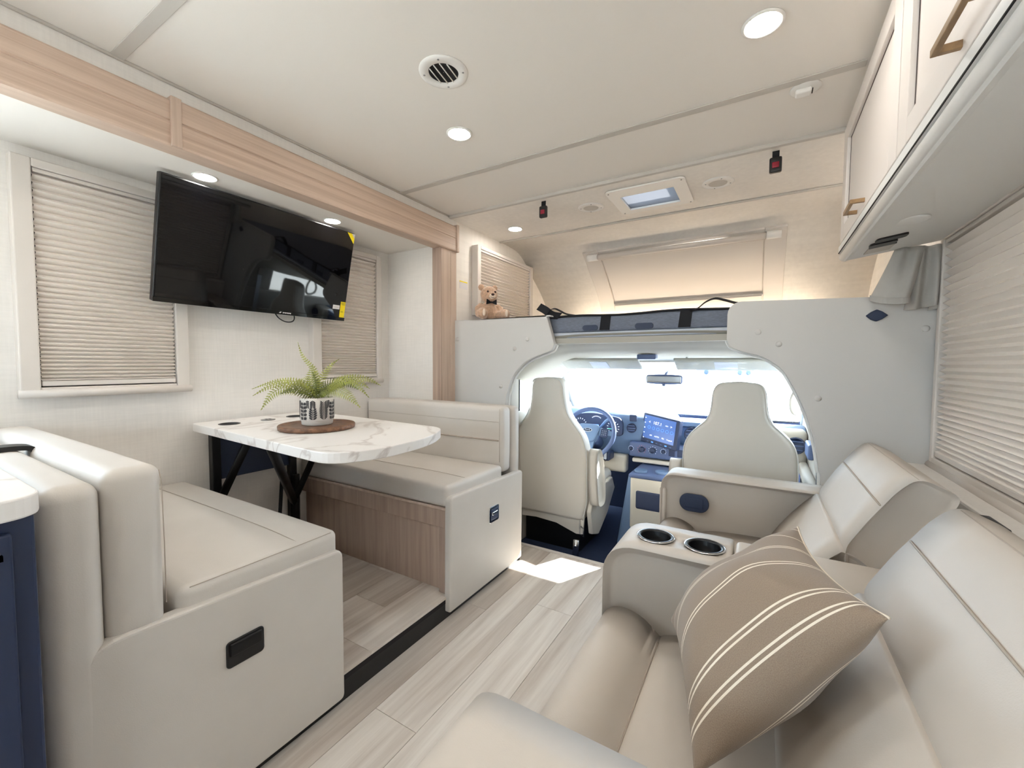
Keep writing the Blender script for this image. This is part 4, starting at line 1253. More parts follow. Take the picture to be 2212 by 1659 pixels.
# ------------------------------------------------------------------ striped pillow
mp_ = bpy.data.materials.new('pillow_fabric'); mp_.use_nodes = True
nt = mp_.node_tree; bs = nt.nodes['Principled BSDF']; bs.inputs['Roughness'].default_value = 0.95; bs.inputs['Sheen Weight'].default_value = 0.25
tc = nt.nodes.new('ShaderNodeTexCoord'); sx = nt.nodes.new('ShaderNodeSeparateXYZ'); nt.links.new(tc.outputs['UV'], sx.inputs[0])
prev = None
for c in (0.06, 0.215, 0.375, 0.394, 0.575, 0.596, 0.800, 0.820, 0.890, 0.910):
    sb = nt.nodes.new('ShaderNodeMath'); sb.operation = 'SUBTRACT'; sb.inputs[1].default_value = c; nt.links.new(sx.outputs['Y'], sb.inputs[0])
    ab = nt.nodes.new('ShaderNodeMath'); ab.operation = 'ABSOLUTE'; nt.links.new(sb.outputs[0], ab.inputs[0])
    lt_ = nt.nodes.new('ShaderNodeMath'); lt_.operation = 'LESS_THAN'; lt_.inputs[1].default_value = 0.0038; nt.links.new(ab.outputs[0], lt_.inputs[0])
    if prev is None:
        prev = lt_.outputs[0]
    else:
        mx = nt.nodes.new('ShaderNodeMath'); mx.operation = 'MAXIMUM'; nt.links.new(prev, mx.inputs[0]); nt.links.new(lt_.outputs[0], mx.inputs[1]); prev = mx.outputs[0]
nz = nt.nodes.new('ShaderNodeTexNoise'); nz.inputs['Scale'].default_value = 260; nz.inputs['Detail'].default_value = 3
nt.links.new(tc.outputs['UV'], nz.inputs['Vector'])
rp = nt.nodes.new('ShaderNodeValToRGB'); rp.color_ramp.elements[0].position = 0.3; rp.color_ramp.elements[1].position = 0.7
rp.color_ramp.elements[0].color = lin((138, 119, 102)); rp.color_ramp.elements[1].color = lin((156, 138, 120)); nt.links.new(nz.outputs['Fac'], rp.inputs['Fac'])
mxr = nt.nodes.new('ShaderNodeMixRGB'); nt.links.new(prev, mxr.inputs['Fac']); nt.links.new(rp.outputs['Color'], mxr.inputs['Color1']); mxr.inputs['Color2'].default_value = lin((240, 228, 210))
nt.links.new(mxr.outputs['Color'], bs.inputs['Base Color'])
ad = nt.nodes.new('ShaderNodeMath'); ad.operation = 'ADD'; nt.links.new(prev, ad.inputs[0]); nt.links.new(nz.outputs['Fac'], ad.inputs[1])
bpn = nt.nodes.new('ShaderNodeBump'); bpn.inputs['Strength'].default_value = 0.4; bpn.inputs['Distance'].default_value = 0.002; nt.links.new(ad.outputs[0], bpn.inputs['Height']); nt.links.new(bpn.outputs['Normal'], bs.inputs['Normal'])
MATS['pillow_fabric'] = mp_
def pillow():
    # corners: far-low, far-high, near-high, near-low
    A = Vector((-0.172, 1.050, 0.468)); B = Vector((0.084, 1.150, 0.718)); C = Vector((0.166, 0.764, 0.735)); D = Vector((-0.067, 0.645, 0.480))
    N = 40
    def base(u, v):
        return A.lerp(B, u).lerp(D.lerp(C, u), v)
    nrm = (D-A).cross(B-A).normalized()
    if nrm.z < 0:
        nrm = -nrm
    rn = random.Random(5)
    vs = []; fs = []; uv = []
    def pt(u, v, s):
        a, b = 2*u-1, 2*v-1
        # pinched sides: edges bow inwards between the corners
        uu = 0.5+0.5*a*(1-0.13*(1-b*b)); vv = 0.5+0.5*b*(1-0.12*(1-a*a))
        p = base(uu, vv)
        h = max(0, (1-a*a))**0.55*max(0, (1-b*b))**0.55
        th = 0.105*h
        # soft wrinkles near the far upper side
        wr = 0.0075*math.sin(13*u+8*v+2*math.sin(5*v))*h*(0.25+1.3*max(0, u-0.35))
        crease = -0.020*math.exp(-((u-0.72)**2+(v-0.30)**2)/0.02)*h if s > 0 else 0
        return p+nrm*(s*th+wr+crease)
    for s in (1, -1):
        k0 = len(vs)
        for i in range(N+1):
            for j in range(N+1):
                # ease towards the rim for a rounder edge
                u = 0.5-0.5*math.cos(math.pi*i/N); v = 0.5-0.5*math.cos(math.pi*j/N)
                vs.append(pt(u, v, s))
            row_ = vs[-(N+1):]; L_ = [0.0]
            for a_, b_ in zip(row_, row_[1:]):
                L_.append(L_[-1]+(b_-a_).length)
            uv += [(0.5-0.5*math.cos(math.pi*i/N), q/max(L_[-1], 1e-6)) for q in L_]
        for i in range(N):
            for j in range(N):
                a = k0+i*(N+1)+j
                fs.append((a, a+N+1, a+N+2, a+1) if s > 0 else (a, a+1, a+N+2, a+N+1))
    me = bpy.data.meshes.new('throw_pillow'); me.from_pydata([tuple(p) for p in vs], [], fs)
    ul = me.uv_layers.new(name='UVMap')
    for l in me.loops:
        ul.data[l.index].uv = uv[l.vertex_index]
    me.polygons.foreach_set('use_smooth', [True]*len(me.polygons))
    bm = bmesh.new(); bm.from_mesh(me); bmesh.ops.remove_doubles(bm, verts=bm.verts, dist=0.0004); bmesh.ops.recalc_face_normals(bm, faces=bm.faces); bm.to_mesh(me); bm.free()
    me.materials.append(mp_)
    o = bpy.data.objects.new('cover', me); COL.objects.link(o)
    e = thing('throw_pillow', (0.0, 0.9, 0.44), 'tan throw pillow with cream double stripes on the sofa', 'pillow')
    o.parent = e; o.matrix_parent_inverse = Matrix.Translation(-e.location)
    rim = [tuple(pt(u, 1.0 if False else 0.0, 0)) for u in [i/12 for i in range(13)]]
    rim = [tuple(pt(1.0, v/14, 0)) for v in range(15)]
    G().tube(rim, 0.0022, 5).build('piping', 'pillow_stripe', e)
pillow()

# ------------------------------------------------------------------ teddy bear on the bunk edge
tbz = 1.371
br = thing('teddy_bear', (-1.53, 2.27, tbz), 'tan teddy bear with a dark bow tie sitting on the bunk edge', 'teddy bear')
g = G()
bx, by = -1.545, 2.285
fd = Vector((0.80, -0.60, 0)).normalized()    # the way it faces
sd_ = Vector((0.60, 0.80, 0)).normalized()
def bp3(f, s, u):
    p = Vector((bx, by, tbz))+fd*f*1.25+sd_*s*1.25
    return (p.x, p.y, p.z+u*1.18)
g.ball(bp3(0, 0, 0.052), 0.060); g.ball(bp3(0.006, 0, 0.036), 0.055)
g.ball(bp3(0.010, 0, 0.142), (0.056, 0.056, 0.054)); g.ball(bp3(0.040, 0, 0.128), 0.034)
g.ball(bp3(-0.004, 0.036, 0.182), 0.020); g.ball(bp3(-0.004, -0.038, 0.182), 0.021)
for sg in (-1, 1):
    g.tube([bp3(0.004, sg*0.038, 0.080), bp3(0.016, sg*0.060, 0.060), bp3(0.034, sg*0.062, 0.036)], [0.024, 0.025, 0.026], 10)
    g.ball(bp3(0.036, sg*0.062, 0.034), 0.027)
    g.tube([bp3(0.01, sg*0.030, 0.026), bp3(0.045, sg*0.046, 0.026), bp3(0.080, sg*0.060, 0.028)], [0.030, 0.030, 0.031], 10)
    g.ball(bp3(0.084, sg*0.060, 0.030), 0.034)
body = g.build('fur_body', 'bear_fur', br)
rm = body.modifiers.new('remesh', 'REMESH'); rm.mode = 'VOXEL'; rm.voxel_size = 0.0045; rm.use_smooth_shade = True
sm_ = body.modifiers.new('smooth', 'SMOOTH'); sm_.iterations = 6; sm_.factor = 0.5
tx = bpy.data.textures.new('fur', 'CLOUDS'); tx.noise_scale = 0.008; tx.noise_depth = 2
dm = body.modifiers.new('fur', 'DISPLACE'); dm.texture = tx; dm.strength = 0.006; dm.mid_level = 0.5; dm.texture_coords = 'LOCAL'
G().ball(bp3(0.050, 0, 0.126), (0.025, 0.025, 0.021), 14, 9).build('muzzle', 'bear_cream', br)
G().ball(bp3(0.070, 0, 0.134), (0.0105, 0.0105, 0.008), 12, 8).build('nose', 'bear_brown', br)
G().tube([bp3(0.069, 0.008, 0.120), bp3(0.071, 0.004, 0.116), bp3(0.071, 0.0, 0.118), bp3(0.071, -0.004, 0.116), bp3(0.069, -0.008, 0.120)], 0.0011, 5).build('mouth', 'bear_brown', br)
for sg in (-1, 1):
    G().ball(bp3(0.050, sg*0.020, 0.152), 0.007, 10, 7).build('eye', 'bear_brown', br)
    G().ball(bp3(0.109, sg*0.060, 0.031), (0.010, 0.010, 0.022), 12, 8).build('foot_pad', 'bear_cream', br)
bw = G()
for sg in (-1, 1):
    bw.add([bp3(0.050, 0, 0.096), bp3(0.055, sg*0.026, 0.112), bp3(0.053, sg*0.028, 0.082), bp3(0.046, 0, 0.092), bp3(0.049, sg*0.026, 0.110), bp3(0.047, sg*0.028, 0.084)], [(0, 1, 2), (3, 5, 4), (0, 3, 4, 1), (1, 4, 5, 2), (2, 5, 3, 0)])
bw.ball(bp3(0.052, 0, 0.095), 0.006, 8, 6)
bw.build('bow_tie', 'strap_black', br)
G().box(-1.7165, -1.7155, 2.20, 2.285, 1.585, 1.635).build('wall_label', 'white_label', wl)
G().box(-1.7155, -1.7150, 2.20, 2.285, 1.628, 1.635).build('wall_label_band', 'yellow', wl)

# ================================================================== driver's cab
ZCF = -0.13
struct(G().box(-1.46, 0.34, 2.168, 3.60, ZCF-0.03, ZCF).build('floor_cab', 'carpet_navy'))
struct(G().box(-1.46, 0.34, 2.160, 2.168, ZCF, -0.012).build('trim_6', 'carpet_navy'))
struct(G().box(-1.46, 0.34, 3.50, 3.56, ZCF, 0.70).build('wall_firewall', 'carpet_navy'))
# headliner: domed towards its sides, down to the windscreen header
CXc = -0.565
hlp = [(2.172, 1.236), (2.19, 1.222), (2.23, 1.212), (2.30, 1.196), (2.38, 1.182), (2.44, 1.168), (2.52, 1.160), (2.66, 1.152), (2.80, 1.142), (2.92, 1.128), (2.98, 1.112)]
hl = G(); rows_ = []
NX = 24
for y, z in cr(hlp, 3):
    row = []
    for i in range(NX+1):
        a = -1+2*i/NX
        x = CXc+a*0.82
        row.append((x, y, z-0.19*abs(a)**5.0))
    rows_.append(row)
vs = [p for r in rows_ for p in r]; k = NX+1; fs = []
M_ = len(vs)
vs += [(p[0], p[1], p[2]+0.02) for p in vs[:M_]]
for j in range(len(rows_)-1):
    for i in range(NX):
        a = j*k+i
        fs.append((a, a+1, a+k+1, a+k)); fs.append((M_+a, M_+a+k, M_+a+k+1, M_+a+1))
struct(hl.add(vs, fs, True).build('ceiling_cab', 'headliner'))
struct(G().box(-1.45, 0.32, 2.172, 2.99, 1.205, 1.235).build('ceiling_cab_roof', 'headliner'))
# doors with windows
def cab_door(n, x0, x1, xin):
    d = sroot('door_%d' % n, (x0, 2.7, 0))
    G().box(x0, x1, 2.172, 3.42, ZCF, 0.775).build('door_panel', 'cab_trim', d, bev=0.01)
    G().box(x0, x1, 2.172, 2.42, 0.775, 1.22).build('pillar', 'cab_trim', d, bev=0.006)
    G().box(x0, x1, 2.305, 3.0, 1.095, 1.22).build('header', 'cab_trim', d, bev=0.006)
    G().prism([(2.955, 1.10), (3.01, 1.10), (3.32, 0.775), (3.10, 0.775)], 'x', x0, x1).build('quarter_frame', 'rubber', d)
    G().box(xin-0.004, xin+0.004, 2.416, 2.426, 0.775, 1.10).build('window_seal', 'rubber', d)
    G().box(xin-0.006, xin+0.006, 2.305, 2.98, 1.085, 1.100).build('window_seal', 'rubber', d)
    xm = (x0+x1)/2
    G().prism([(2.305, 0.775), (3.30, 0.775), (2.97, 1.10), (2.305, 1.10)], 'x', xm-0.003, xm+0.003).build('pane', 'window_glass', d)
    return d
dL = cab_door(1, -1.44, -1.385, -1.385)
dR = cab_door(2, 0.250, 0.305, 0.250)
G().rbox(0.205, 0.252, 2.32, 2.95, 0.46, 0.53, 0.02, 3).build('door_armrest', 'cab_trim', dR)
G().rbox(0.222, 0.250, 2.62, 2.80, 0.60, 0.68, 0.01, 3).build('door_handle', 'dash_dark', dR)
# windscreen and its posts
wsn = sroot('window_6', (CXc, 3.2, 0.72))
G().add([(-1.385, 3.43, 0.70), (0.255, 3.43, 0.70), (0.215, 2.97, 1.125), (-1.345, 2.97, 1.125), (-1.385, 3.438, 0.70), (0.255, 3.438, 0.70), (0.215, 2.978, 1.125), (-1.345, 2.978, 1.125)], [(0, 1, 2, 3), (7, 6, 5, 4), (0, 4, 5, 1), (1, 5, 6, 2), (2, 6, 7, 3), (3, 7, 4, 0)]).build('pane', 'window_glass', wsn)
for xa, xb in ((-1.405, -1.365), (0.275, 0.235)):
    G().tube([(xa, 3.46, 0.66), (xa*0.5+xb*0.5, 3.20, 0.915), (xb, 2.96, 1.12)], 0.034, 10).build('pillar', 'cab_trim', wsn)
G().box(-1.40, 0.27, 2.965, 3.02, 1.105, 1.16).build('header', 'headliner', wsn, bev=0.01)
G().box(-1.46, 0.34, 3.0, 3.40, 1.19, 1.224).build('cap_underside', 'wall_plain', wsn)
gh = thing('grab_handle', (0.19, 2.80, 0.88), 'cream grab handle on the passenger windscreen post', 'handle')
G().tube(cr([(0.205, 2.83, 0.985), (0.175, 2.78, 0.960), (0.150, 2.75, 0.90), (0.158, 2.77, 0.835), (0.190, 2.84, 0.82), (0.215, 2.90, 0.845), (0.215, 2.90, 0.90), (0.208, 2.87, 0.95)], 5, True), 0.011, 8, closed=True).build('loop', 'cab_trim', gh)
# sun visors in their plastic film
for x0_, x1_, lab in ((-1.205, -0.665, 'sun visor in plastic film above the steering wheel'), (-0.455, 0.105, 'sun visor in plastic film on the passenger side')):
    vz = thing('sun_visor', ((x0_+x1_)/2, 2.75, 1.08), lab, 'sun visor', 'cab sun visors')
    M_v = Matrix.Translation((0, 2.73, 1.095)) @ Matrix.Rotation(math.radians(-24), 4, 'X')
    G().rbox(x0_, x1_, -0.075, 0.075, -0.009, 0.009, 0.008, 3).xf(M_v).build('visor_pad', 'visor_fabric', vz)
    fg = G(); rn = random.Random(int(x0_*100)); NU = 26
    vv = []; ff = []
    for i in range(NU+1):
        for j in range(7):
            x = x0_-0.015+(x1_-x0_+0.03)*i/NU
            y = -0.085+0.17*j/6
            vv.append((x, y, -0.014-0.010*rn.random()-(0.006 if j in (0, 6) else 0)))
    for i in range(NU):
        for j in range(6):
            a = i*7+j
            ff.append((a, a+1, a+8, a+7))
    fg.add(vv, ff).xf(M_v).build('film', 'clear_film', vz)
    G().tube([(x0_+0.05, 2.80, 1.10), (x0_+0.05, 2.84, 1.135)], 0.006, 6).build('pivot', 'visor_fabric', vz)
    G().rbox((x0_+x1_)/2-0.06, (x0_+x1_)/2+0.06, -0.05, 0.05, -0.0115, -0.0085, 0.001, 2).xf(M_v).build('warning_label', 'board_grey', vz)
ob = thing('overhead_switch', (-0.595, 2.60, 1.145), 'small dark overhead switch box between the sun visors', 'switch')
G().rbox(-0.65, -0.54, 2.57, 2.64, 1.122, 1.152, 0.006, 3).build('housing', 'dash_dark', ob)
mr = thing('rear_view_mirror', (-0.54, 2.92, 0.99), 'grey rear view mirror hanging at the windscreen', 'mirror')
G().rbox(-0.668, -0.435, 2.885, 2.915, 0.965, 1.020, 0.014, 4, crown=(0, 0, 0.006)).build('housing', 'dash_dark', mr)
G().rbox(-0.660, -0.443, 2.880, 2.886, 0.971, 1.014, 0.003, 2).build('mirror_glass', 'steel', mr)
G().tube([(-0.552, 2.915, 1.0), (-0.548, 2.95, 1.03), (-0.545, 3.045, 1.05)], 0.009, 8).build('stalk', 'dash_dark', mr)
G().rbox(-0.560, -0.540, 2.88, 2.905, 0.948, 0.968, 0.004, 2).build('tab', 'dash_dark', mr)

# dashboard
da = thing('dashboard', (CXc, 3.15, 0.40), 'dashboard coloured blue-grey by painted glare haze, with radio stack across the cab', 'dashboard')
dp = roundpoly([(3.43, 0.69, 0.01), (3.25, 0.742, 0.05), (3.03, 0.750, 0.04), (2.965, 0.700, 0.04), (2.985, 0.56, 0.03), (3.02, 0.435, 0.03), (3.43, 0.40, 0.01)], 0.03, 5)
G().prism(dp, 'x', -1.375, -0.53, smooth=True).build('driver_body', 'dash', da)
dp2 = roundpoly([(3.43, 0.685, 0.01), (3.25, 0.705, 0.05), (3.08, 0.705, 0.04), (3.02, 0.655, 0.04), (3.03, 0.56, 0.03), (3.04, 0.435, 0.03), (3.43, 0.40, 0.01)], 0.03, 5)
G().prism(dp2, 'x', -0.53, 0.245, smooth=True).build('passenger_body', 'dash', da)
G().rbox(-0.52, 0.20, 3.015, 3.06, 0.672, 0.704, 0.008, 3).build('trim_band', 'glow_blue' if False else 'dash', da)
G().rbox(-1.32, -0.82, 3.00, 3.08, 0.30, 0.435, 0.02, 3).build('knee_panel', 'dash_beige', da)
G().rbox(0.06, 0.248, 2.955, 3.10, 0.50, 0.705, 0.03, 3).build('end_pod', 'cab_trim', da)
# instrument cluster
cl = G().prism(roundpoly([(-1.285, 0.575, 0.03), (-0.835, 0.575, 0.03), (-0.835, 0.705, 0.05), (-1.06, 0.735, 0.06), (-1.285, 0.705, 0.05)], 0.03, 5), 'y', 2.950, 2.975).build('cluster', 'dash_black', da, bev=0.004)
def ticks(cx, cz, r, a0, a1, n, m_, name='gauge_ticks', y=2.9485, L=0.010):
    t = G()
    for i in range(n):
        w = math.radians(a0+(a1-a0)*i/(n-1))
        c, s = math.cos(w), math.sin(w)
        w2 = 0.0016
        p = []
        for rr, q in ((r, -w2), (r, w2), (r+L, w2), (r+L, -w2)):
            p.append((cx+c*rr-s*q, y, cz+s*rr+c*q))
        t.add(p+[(a, y+0.001, b) for a, _, b in p], [(0, 1, 2, 3), (7, 6, 5, 4), (0, 4, 5, 1), (1, 5, 6, 2), (2, 6, 7, 3), (3, 7, 4, 0)])
    return t.build(name, m_, cl)
ticks(-1.155, 0.640, 0.040, 200, -20, 11, 'glow_white')
ticks(-0.905, 0.635, 0.036, 220, -40, 11, 'glow_white')
ticks(-1.03, 0.66, 0.045, 130, 50, 9, 'glow_white', L=0.007)
G().box(-0.945, -0.915, 2.9475, 2.949, 0.622, 0.625).build('needle', 'glow_green', cl)
G().box(-1.052, -1.012, 2.9475, 2.949, 0.632, 0.648).build('display', 'glow_blue', cl)
# radio stack, turned towards the driver
RM = Matrix.Translation((-0.578, 2.935, 0.640)) @ Matrix.Rotation(math.radians(-20), 4, 'Z') @ Matrix.Rotation(math.radians(7), 4, 'Y')
rd = G().rbox(-0.135, 0.135, -0.002, 0.045, -0.105, 0.100, 0.006, 3).xf(RM).build('radio', 'dash_black', da)
G().box(-0.122, 0.112, -0.004, -0.0015, -0.072, 0.088).xf(RM).build('radio_display', 'radio_screen', rd)
def rtext(s, size, x, z, m_, name='display_print'):
    o = text(s, size, RM @ Matrix.Translation((x, -0.0052, z)) @ Matrix.Rotation(math.radians(90), 4, 'X'), name, m_, None, 0.0002)
    o.parent = rd
    return o
rtext('107.1', 0.030, -0.020, 0.045, 'glow_white')
rtext('<', 0.026, -0.080, 0.045, 'glow_white')
rtext('>', 0.026, 0.082, 0.045, 'glow_white')
rtext('HD1', 0.011, 0.050, 0.045, 'glow_white')
for i in range(6):
    G().lathe([(0.011, -0.0002), (0.011, -0.0012), (0.009, -0.0012), (0.009, -0.0002)], (-0.080+0.034*i, -0.004, 0.008), 16, 'y', cap=False).xf(RM).build('preset_ring', 'glow_blue', rd)
for s_, x_ in (('AM', -0.060), ('AUTO', -0.014), ('EQ', 0.032), ('Keypad', 0.080)):
    rtext(s_, 0.013, x_, -0.045, 'glow_white')
for i in range(5):
    G().ball(tuple(RM @ Vector((-0.114, -0.004, 0.07-0.035*i))), 0.004, 8, 6).build('side_icon', 'glow_white', rd)
for i in range(6):
    G().rbox(-0.085+0.034*i, -0.070+0.034*i, -0.006, 0, -0.094, -0.086, 0.002, 2).xf(RM).build('radio_button', 'glow_blue' if i in (1, 4) else 'dash_dark', rd)
# vents
def vent(x, y, z, r, m_='dash_black'):
    e = G().lathe([(r, 0.004), (r, -0.008), (r*0.86, -0.011), (r*0.84, -0.002), (0.001, 0.0)], (x, y, z), 24, 'y', cap=False).build('air_outlet', m_, da)
    for k_ in range(3):
        G().box(x-r*0.78, x+r*0.78, y-0.007, y-0.002, z-r*0.5+r*0.5*k_-0.003, z-r*0.5+r*0.5*k_+0.003).build('vane', 'dash_dark', e)
    return e
vent(-0.775, 2.962, 0.640, 0.034); vent(-0.385, 3.008, 0.625, 0.048); vent(0.190, 2.950, 0.618, 0.050)
G().rbox(-0.79, -0.74, 2.955, 2.975, 0.688, 0.735, 0.006, 3).build('small_vent', 'dash_black', da)
# climate controls
hp = G().rbox(-0.79, -0.40, 2.955, 3.02, 0.440, 0.548, 0.014, 3).build('climate_panel', 'dash_dark', da)
for x, m_ in ((-0.700, 'glow_red'), (-0.625, 'glow_white'), (-0.775, 'glow_white'), (-0.555, 'glow_white')):
    rr = 0.026 if x > -0.75 and x < -0.6 else 0.017
    kn = G().lathe([(rr*0.75, 0.0), (rr*0.72, -0.016), (rr*0.6, -0.018), (0.001, -0.018)], (x, 2.956, 0.497), 20, 'y').build('knob', 'dash_black', hp)
    tg = G()
    for i in range(9):
        w = math.radians(225-270*i/8)
        tg.ball((x+rr*1.05*math.cos(w), 2.954, 0.497+rr*1.05*math.sin(w)), 0.0018, 6, 4)
    tg.build('knob_marks', m_, hp)
for x in (-0.50, -0.445):
    G().rbox(x-0.02, x+0.02, 2.950, 2.958, 0.470, 0.520, 0.004, 2).build('socket', 'dash_black', hp)
# steering wheel and column
swc = Vector((-1.035, 2.800, 0.606)); tilt = math.radians(62)
SM = Matrix.Translation(swc) @ Matrix.Rotation(tilt, 4, 'X')
sw = thing('steering_wheel', swc, 'dark steering wheel behind the driver seat', 'steering wheel')
G().tube([(0.183*math.cos(2*math.pi*i/40), 0.183*math.sin(2*math.pi*i/40), 0) for i in range(40)], 0.0155, 10, closed=True).xf(SM).build('rim', 'dash_dark', sw)
hub = G().prism(roundpoly([(-0.085, 0.060, 0.04), (0.085, 0.060, 0.04), (0.062, -0.070, 0.04), (-0.062, -0.070, 0.04)], 0.03, 5), 'z', -0.03, 0.028).xf(SM).build('hub', 'dash', sw, bev=0.008)
for pts in ([(-0.17, 0.02), (-0.075, 0.045), (-0.075, -0.015), (-0.172, -0.012)], [(0.17, 0.02), (0.172, -0.012), (0.075, -0.015), (0.075, 0.045)], [(-0.055, -0.06), (0.055, -0.06), (0.045, -0.178), (-0.045, -0.178)]):
    G().prism(pts, 'z', -0.010, 0.010).xf(SM).build('spoke', 'dash', sw, bev=0.004)
for sg in (-1, 1):
    kp = G().prism(rrect(sg*0.118-0.024, sg*0.118+0.024, -0.030, 0.034, 0.010, 4), 'z', 0.010, 0.018).xf(SM).build('switch_pad', 'dash_black', sw)
    for i in range(3):
        for j in range(3):
            G().ball(tuple(SM @ Vector((sg*0.118-0.012+0.012*i, -0.012+0.014*j, 0.019))), 0.0028, 6, 4).build('switch_button', 'board_grey', kp)
em = G().lathe([(1.0, 0.0), (1.0, 0.003), (0.85, 0.004), (0.001, 0.0042)], (0, 0, 0), 32)
em.v = [(x*0.034, y*0.0145, z) for x, y, z in em.v]
em.xf(SM @ Matrix.Translation((0, 0.012, 0.028))).build('emblem_rim', 'board_grey', hub)
em2 = G().lathe([(1.0, 0.0), (1.0, 0.001), (0.001, 0.0012)], (0, 0, 0), 32)
em2.v = [(x*0.029, y*0.0115, z) for x, y, z in em2.v]
em2.xf(SM @ Matrix.Translation((0, 0.012, 0.0322))).build('emblem_field', 'navy', hub)
o = text('Ford', 0.019, SM @ Matrix.Translation((0, 0.012, 0.0338)), 'emblem_script', 'board_grey', None, 0.0002); o.parent = hub
co = thing('steering_column', (-1.035, 2.95, 0.56), 'dark steering column with stalk and ignition keys', 'steering column')
G().tube([tuple(SM @ Vector((0, 0, -0.035))), tuple(SM @ Vector((0, -0.01, -0.19)))], [0.045, 0.055], 14).build('shroud', 'dash_dark', co)
G().tube([tuple(SM @ Vector((0.04, 0.05, -0.07))), (-0.93, 2.86, 0.69), (-0.885, 2.86, 0.715)], [0.009, 0.010, 0.015], 8).build('stalk', 'dash', co)
G().rbox(-1.04, -0.90, 2.86, 2.98, 0.405, 0.47, 0.015, 3).build('lock_housing', 'dash_black', co)
G().tube([(-0.925, 2.855, 0.455), (-0.925, 2.850, 0.405)], 0.004, 6).build('key', 'steel', co)
G().rbox(-0.937, -0.917, 2.846, 2.852, 0.420, 0.478, 0.003, 2).build('key_tag', 'board_grey', co)

# engine cover between the seats
ec = thing('engine_cover', (-0.55, 2.8, ZCF), 'beige and navy engine cover console between the cab seats', 'console')
def frus(x0, x1, y0, y1, z0, z1, ins):
    b = [(x0, y0, z0), (x1, y0, z0), (x1, y1, z0), (x0, y1, z0), (x0+ins, y0+ins, z1), (x1-ins, y0+ins, z1), (x1-ins, y1, z1), (x0+ins, y1, z1)]
    return G().add(b, [(3, 2, 1, 0), (4, 5, 6, 7), (0, 1, 5, 4), (1, 2, 6, 5), (2, 3, 7, 6), (3, 0, 4, 7)])
frus(-0.80, -0.38, 2.70, 3.46, ZCF, 0.37, 0.06).build('cover_body', 'dash', ec, bev=0.03, seg=3)
G().rbox(-0.705, -0.40, 2.675, 2.76, 0.02, 0.375, 0.025, 4).build('beige_face', 'dash_beige', ec)
G().rbox(-0.668, -0.43, 2.669, 2.70, 0.165, 0.288, 0.018, 3).build('storage_bin', 'dash_black', ec)
G().rbox(-0.715, -0.39, 2.670, 3.0, 0.362, 0.388, 0.012, 3).build('tray_top', 'dash_dark', ec)
for x, y in ((-0.655, 2.76), (-0.53, 2.79)):
    G().lathe([(0.040, 0.0), (0.042, 0.012), (0.038, 0.016), (0.034, 0.004), (0.001, 0.002)], (x, y, 0.387), 20, cap=False).build('cup_holder', 'dash', ec)
G().rbox(-0.77, -0.40, 2.97, 3.03, 0.398, 0.428, 0.01, 3).build('beige_strip', 'dash_beige', ec)

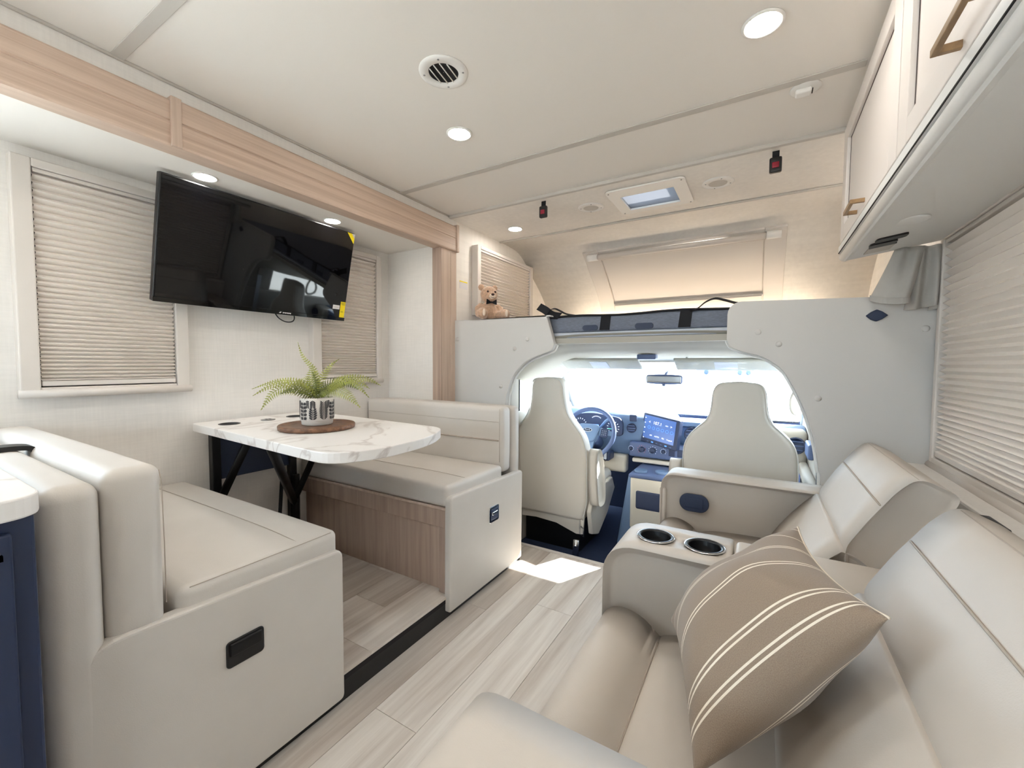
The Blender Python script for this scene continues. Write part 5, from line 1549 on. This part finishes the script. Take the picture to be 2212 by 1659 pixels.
# cab seats
def half(drv):
    T = [(0.10, 0.235), (0.16, 0.252), (0.25, 0.266), (0.50, 0.268), (0.60, 0.266), (0.66, 0.258), (0.71, 0.236), (0.755, 0.196), (0.79, 0.160), (0.83, 0.139), (0.88, 0.130), (0.94, 0.124), (0.972, 0.114), (0.990, 0.098), (0.998, 0.075), (1.0, 0.05)]
    if drv:
        T = [(z, w) for z, w in T if z < 0.55 or z > 0.82] + [(0.58, 0.258), (0.64, 0.238), (0.69, 0.203), (0.735, 0.168), (0.78, 0.142)]
        T = sorted((z, w*(0.93 if z > 0.82 else 1)) for z, w in T)
    return T
def cab_seat(cx, label, arm):
    e = thing('cab_seat', (cx, 2.65, ZCF), label, 'seat', 'cab seats')
    T = half(arm > 0)
    dense = cr([(w, z) for z, w in T], 3)
    g = G(); rings = []
    def sec(z, w, d0, d1, r):
        # rounded-rectangle section of the backrest
        y0 = 2.40+(1.0-z)*0.07
        pts = rrect(cx-w, cx+w, y0+d0, y0+d1, min(r, w*0.9), 5)
        return [(x, y, z) for x, y in pts]
    for w, z in dense:
        rings.append(sec(z, w, 0.0, 0.115, 0.035))
    rings.append(sec(1.004, 0.03, 0.03, 0.085, 0.02))
    g.loft(rings)
    bk_ = g.build('backrest', 'cab_seat', e)
    sl = [(cx+sg*(w-0.004), 2.40+(1-z)*0.07+0.012, z) for sg in (1,) for w, z in dense]
    G().tube(sl, 0.003, 5).build('welt', 'piping_white', bk_)
    G().tube([(2*cx-x, y, z) for x, y, z in sl], 0.003, 5).build('welt', 'piping_white', bk_)
    G().rbox(cx-0.262, cx+0.262, 2.50, 3.00, 0.19, 0.335, 0.045, 4, crown=(0, 0.01, 0.02)).build('seat_cushion', 'cab_seat', e)
    G().prism([(2.46, 0.16), (2.50, 0.01), (2.62, -0.03), (2.80, 0.06), (2.96, 0.20), (2.90, 0.29), (2.52, 0.27)], 'x', cx+0.262, cx+0.292).build('side_skirt', 'cab_seat', e, bev=0.008)
    G().prism([(2.46, 0.16), (2.50, 0.01), (2.62, -0.03), (2.80, 0.06), (2.96, 0.20), (2.90, 0.29), (2.52, 0.27)], 'x', cx-0.292, cx-0.262).build('side_skirt', 'cab_seat', e, bev=0.008)
    G().prism([(cx-0.245, 0.13), (cx+0.245, 0.13), (cx+0.235, 0.005), (cx+0.19, 0.0), (cx+0.05, 0.045), (cx-0.10, 0.055), (cx-0.245, 0.045)], 'y', 2.475, 2.492).build('rear_skirt', 'cab_seat', e, bev=0.004)
    G().box(cx-0.20, cx+0.20, 2.52, 2.90, ZCF, 0.19).build('pedestal', 'black_plastic', e)
    G().tube([(cx+0.215, 2.47, 0.10), (cx+0.215, 2.47, 0.01), (cx+0.245, 2.46, 0.0), (cx+0.245, 2.46, 0.05), (cx+0.225, 2.465, 0.06)], 0.004, 6).build('wire_loop', 'steel', e)
    G().tube([(cx+0.20, 2.44, ZCF), (cx+0.205, 2.44, -0.02)], 0.020, 10).build('rail_post', 'chrome', e)
    if arm > 0:
        xa, xb = cx+0.285, cx+0.343
    else:
        xa, xb = cx-0.330, cx-0.272
    G().slab(cr([(2.415, 0.500), (2.425, 0.545), (2.455, 0.566), (2.495, 0.555), (2.53, 0.500), (2.575, 0.36), (2.590, 0.25), (2.575, 0.205), (2.535, 0.195), (2.48, 0.205), (2.45, 0.245), (2.425, 0.37)], 4, True), xa, xb, 0.018, axis='x').build('armrest', 'cab_seat', e)
    return e
cab_seat(-1.178, 'driver seat with folded-up armrest behind the steering wheel', 1)
cab_seat(-0.092, 'passenger seat standing behind the sofa armrest', -1)
# seat belt beside the passenger seat
sb_ = thing('seat_belt', (0.232, 2.33, 0.3), 'light seat belt webbing hanging at the passenger door pillar', 'seat belt')
G().ribbon(cr([(0.236, 2.30, 0.93), (0.234, 2.31, 0.75), (0.232, 2.32, 0.50), (0.230, 2.33, 0.10)], 4), 0.046, 0.002, (0.25, 1, 0)).build('webbing', 'board_grey', sb_)
G().rbox(0.222, 0.248, 2.275, 2.335, 0.92, 1.0, 0.008, 3).build('guide', 'cab_trim', sb_)
G().ribbon(cr([(-1.376, 2.30, 0.96), (-1.372, 2.31, 0.85), (-1.368, 2.33, 0.60)], 4), 0.020, 0.002, (0.2, 1, 0)).build('webbing', 'rubber', sb_) if False else None

# ------------------------------------------------------------------ outside
struct(G().box(-150, 150, -120, 220, -0.86, -0.80).build('ground', 'gravel'))
hd = struct(G().prism([(3.50, 0.66), (3.9, 0.60), (4.4, 0.50), (4.55, 0.35), (4.55, -0.2), (3.56, -0.2)], 'x', -1.36, 0.23).build('hood', 'white_plastic', bev=0.04, seg=3))
for a, b in (((-0.10, 3.50, 0.685), (0.20, 3.44, 0.745)), ((-0.05, 3.53, 0.67), (0.20, 3.47, 0.70)), ((-1.30, 3.30, 0.84), (-1.33, 3.20, 0.93))):
    pass
wp = thing('windscreen_wiper', (0.05, 3.49, 0.69), 'dark wiper blade resting on the passenger side of the windscreen', 'wiper')
G().tube([(-0.15, 3.475, 0.690), (0.235, 3.470, 0.698)], 0.006, 6).build('blade', 'rubber', wp)
G().tube([(-0.15, 3.500, 0.672), (0.12, 3.485, 0.690)], 0.005, 6).build('arm', 'rubber', wp)
# flatbed trailer parked far ahead
tl = thing('flatbed_trailer', (0.0, 90, -0.80), 'blue flatbed trailer parked far off beyond the windscreen', 'trailer')
G().box(-10.6, -1.2, 90, 92.4, -0.12, 0.20).build('bed', 'trailer_blue', tl)
G().box(-11.0, -10.3, 90.2, 92.2, -0.20, 0.15).build('coupling', 'trailer_blue', tl)
for x in (-9.2, -3.4, -2.0):
    G().lathe([(0.42, 0.0), (0.45, 0.03), (0.45, 0.25), (0.42, 0.28)], (x, 89.9, -0.35), 20, 'y').build('wheel', 'tyre', tl)
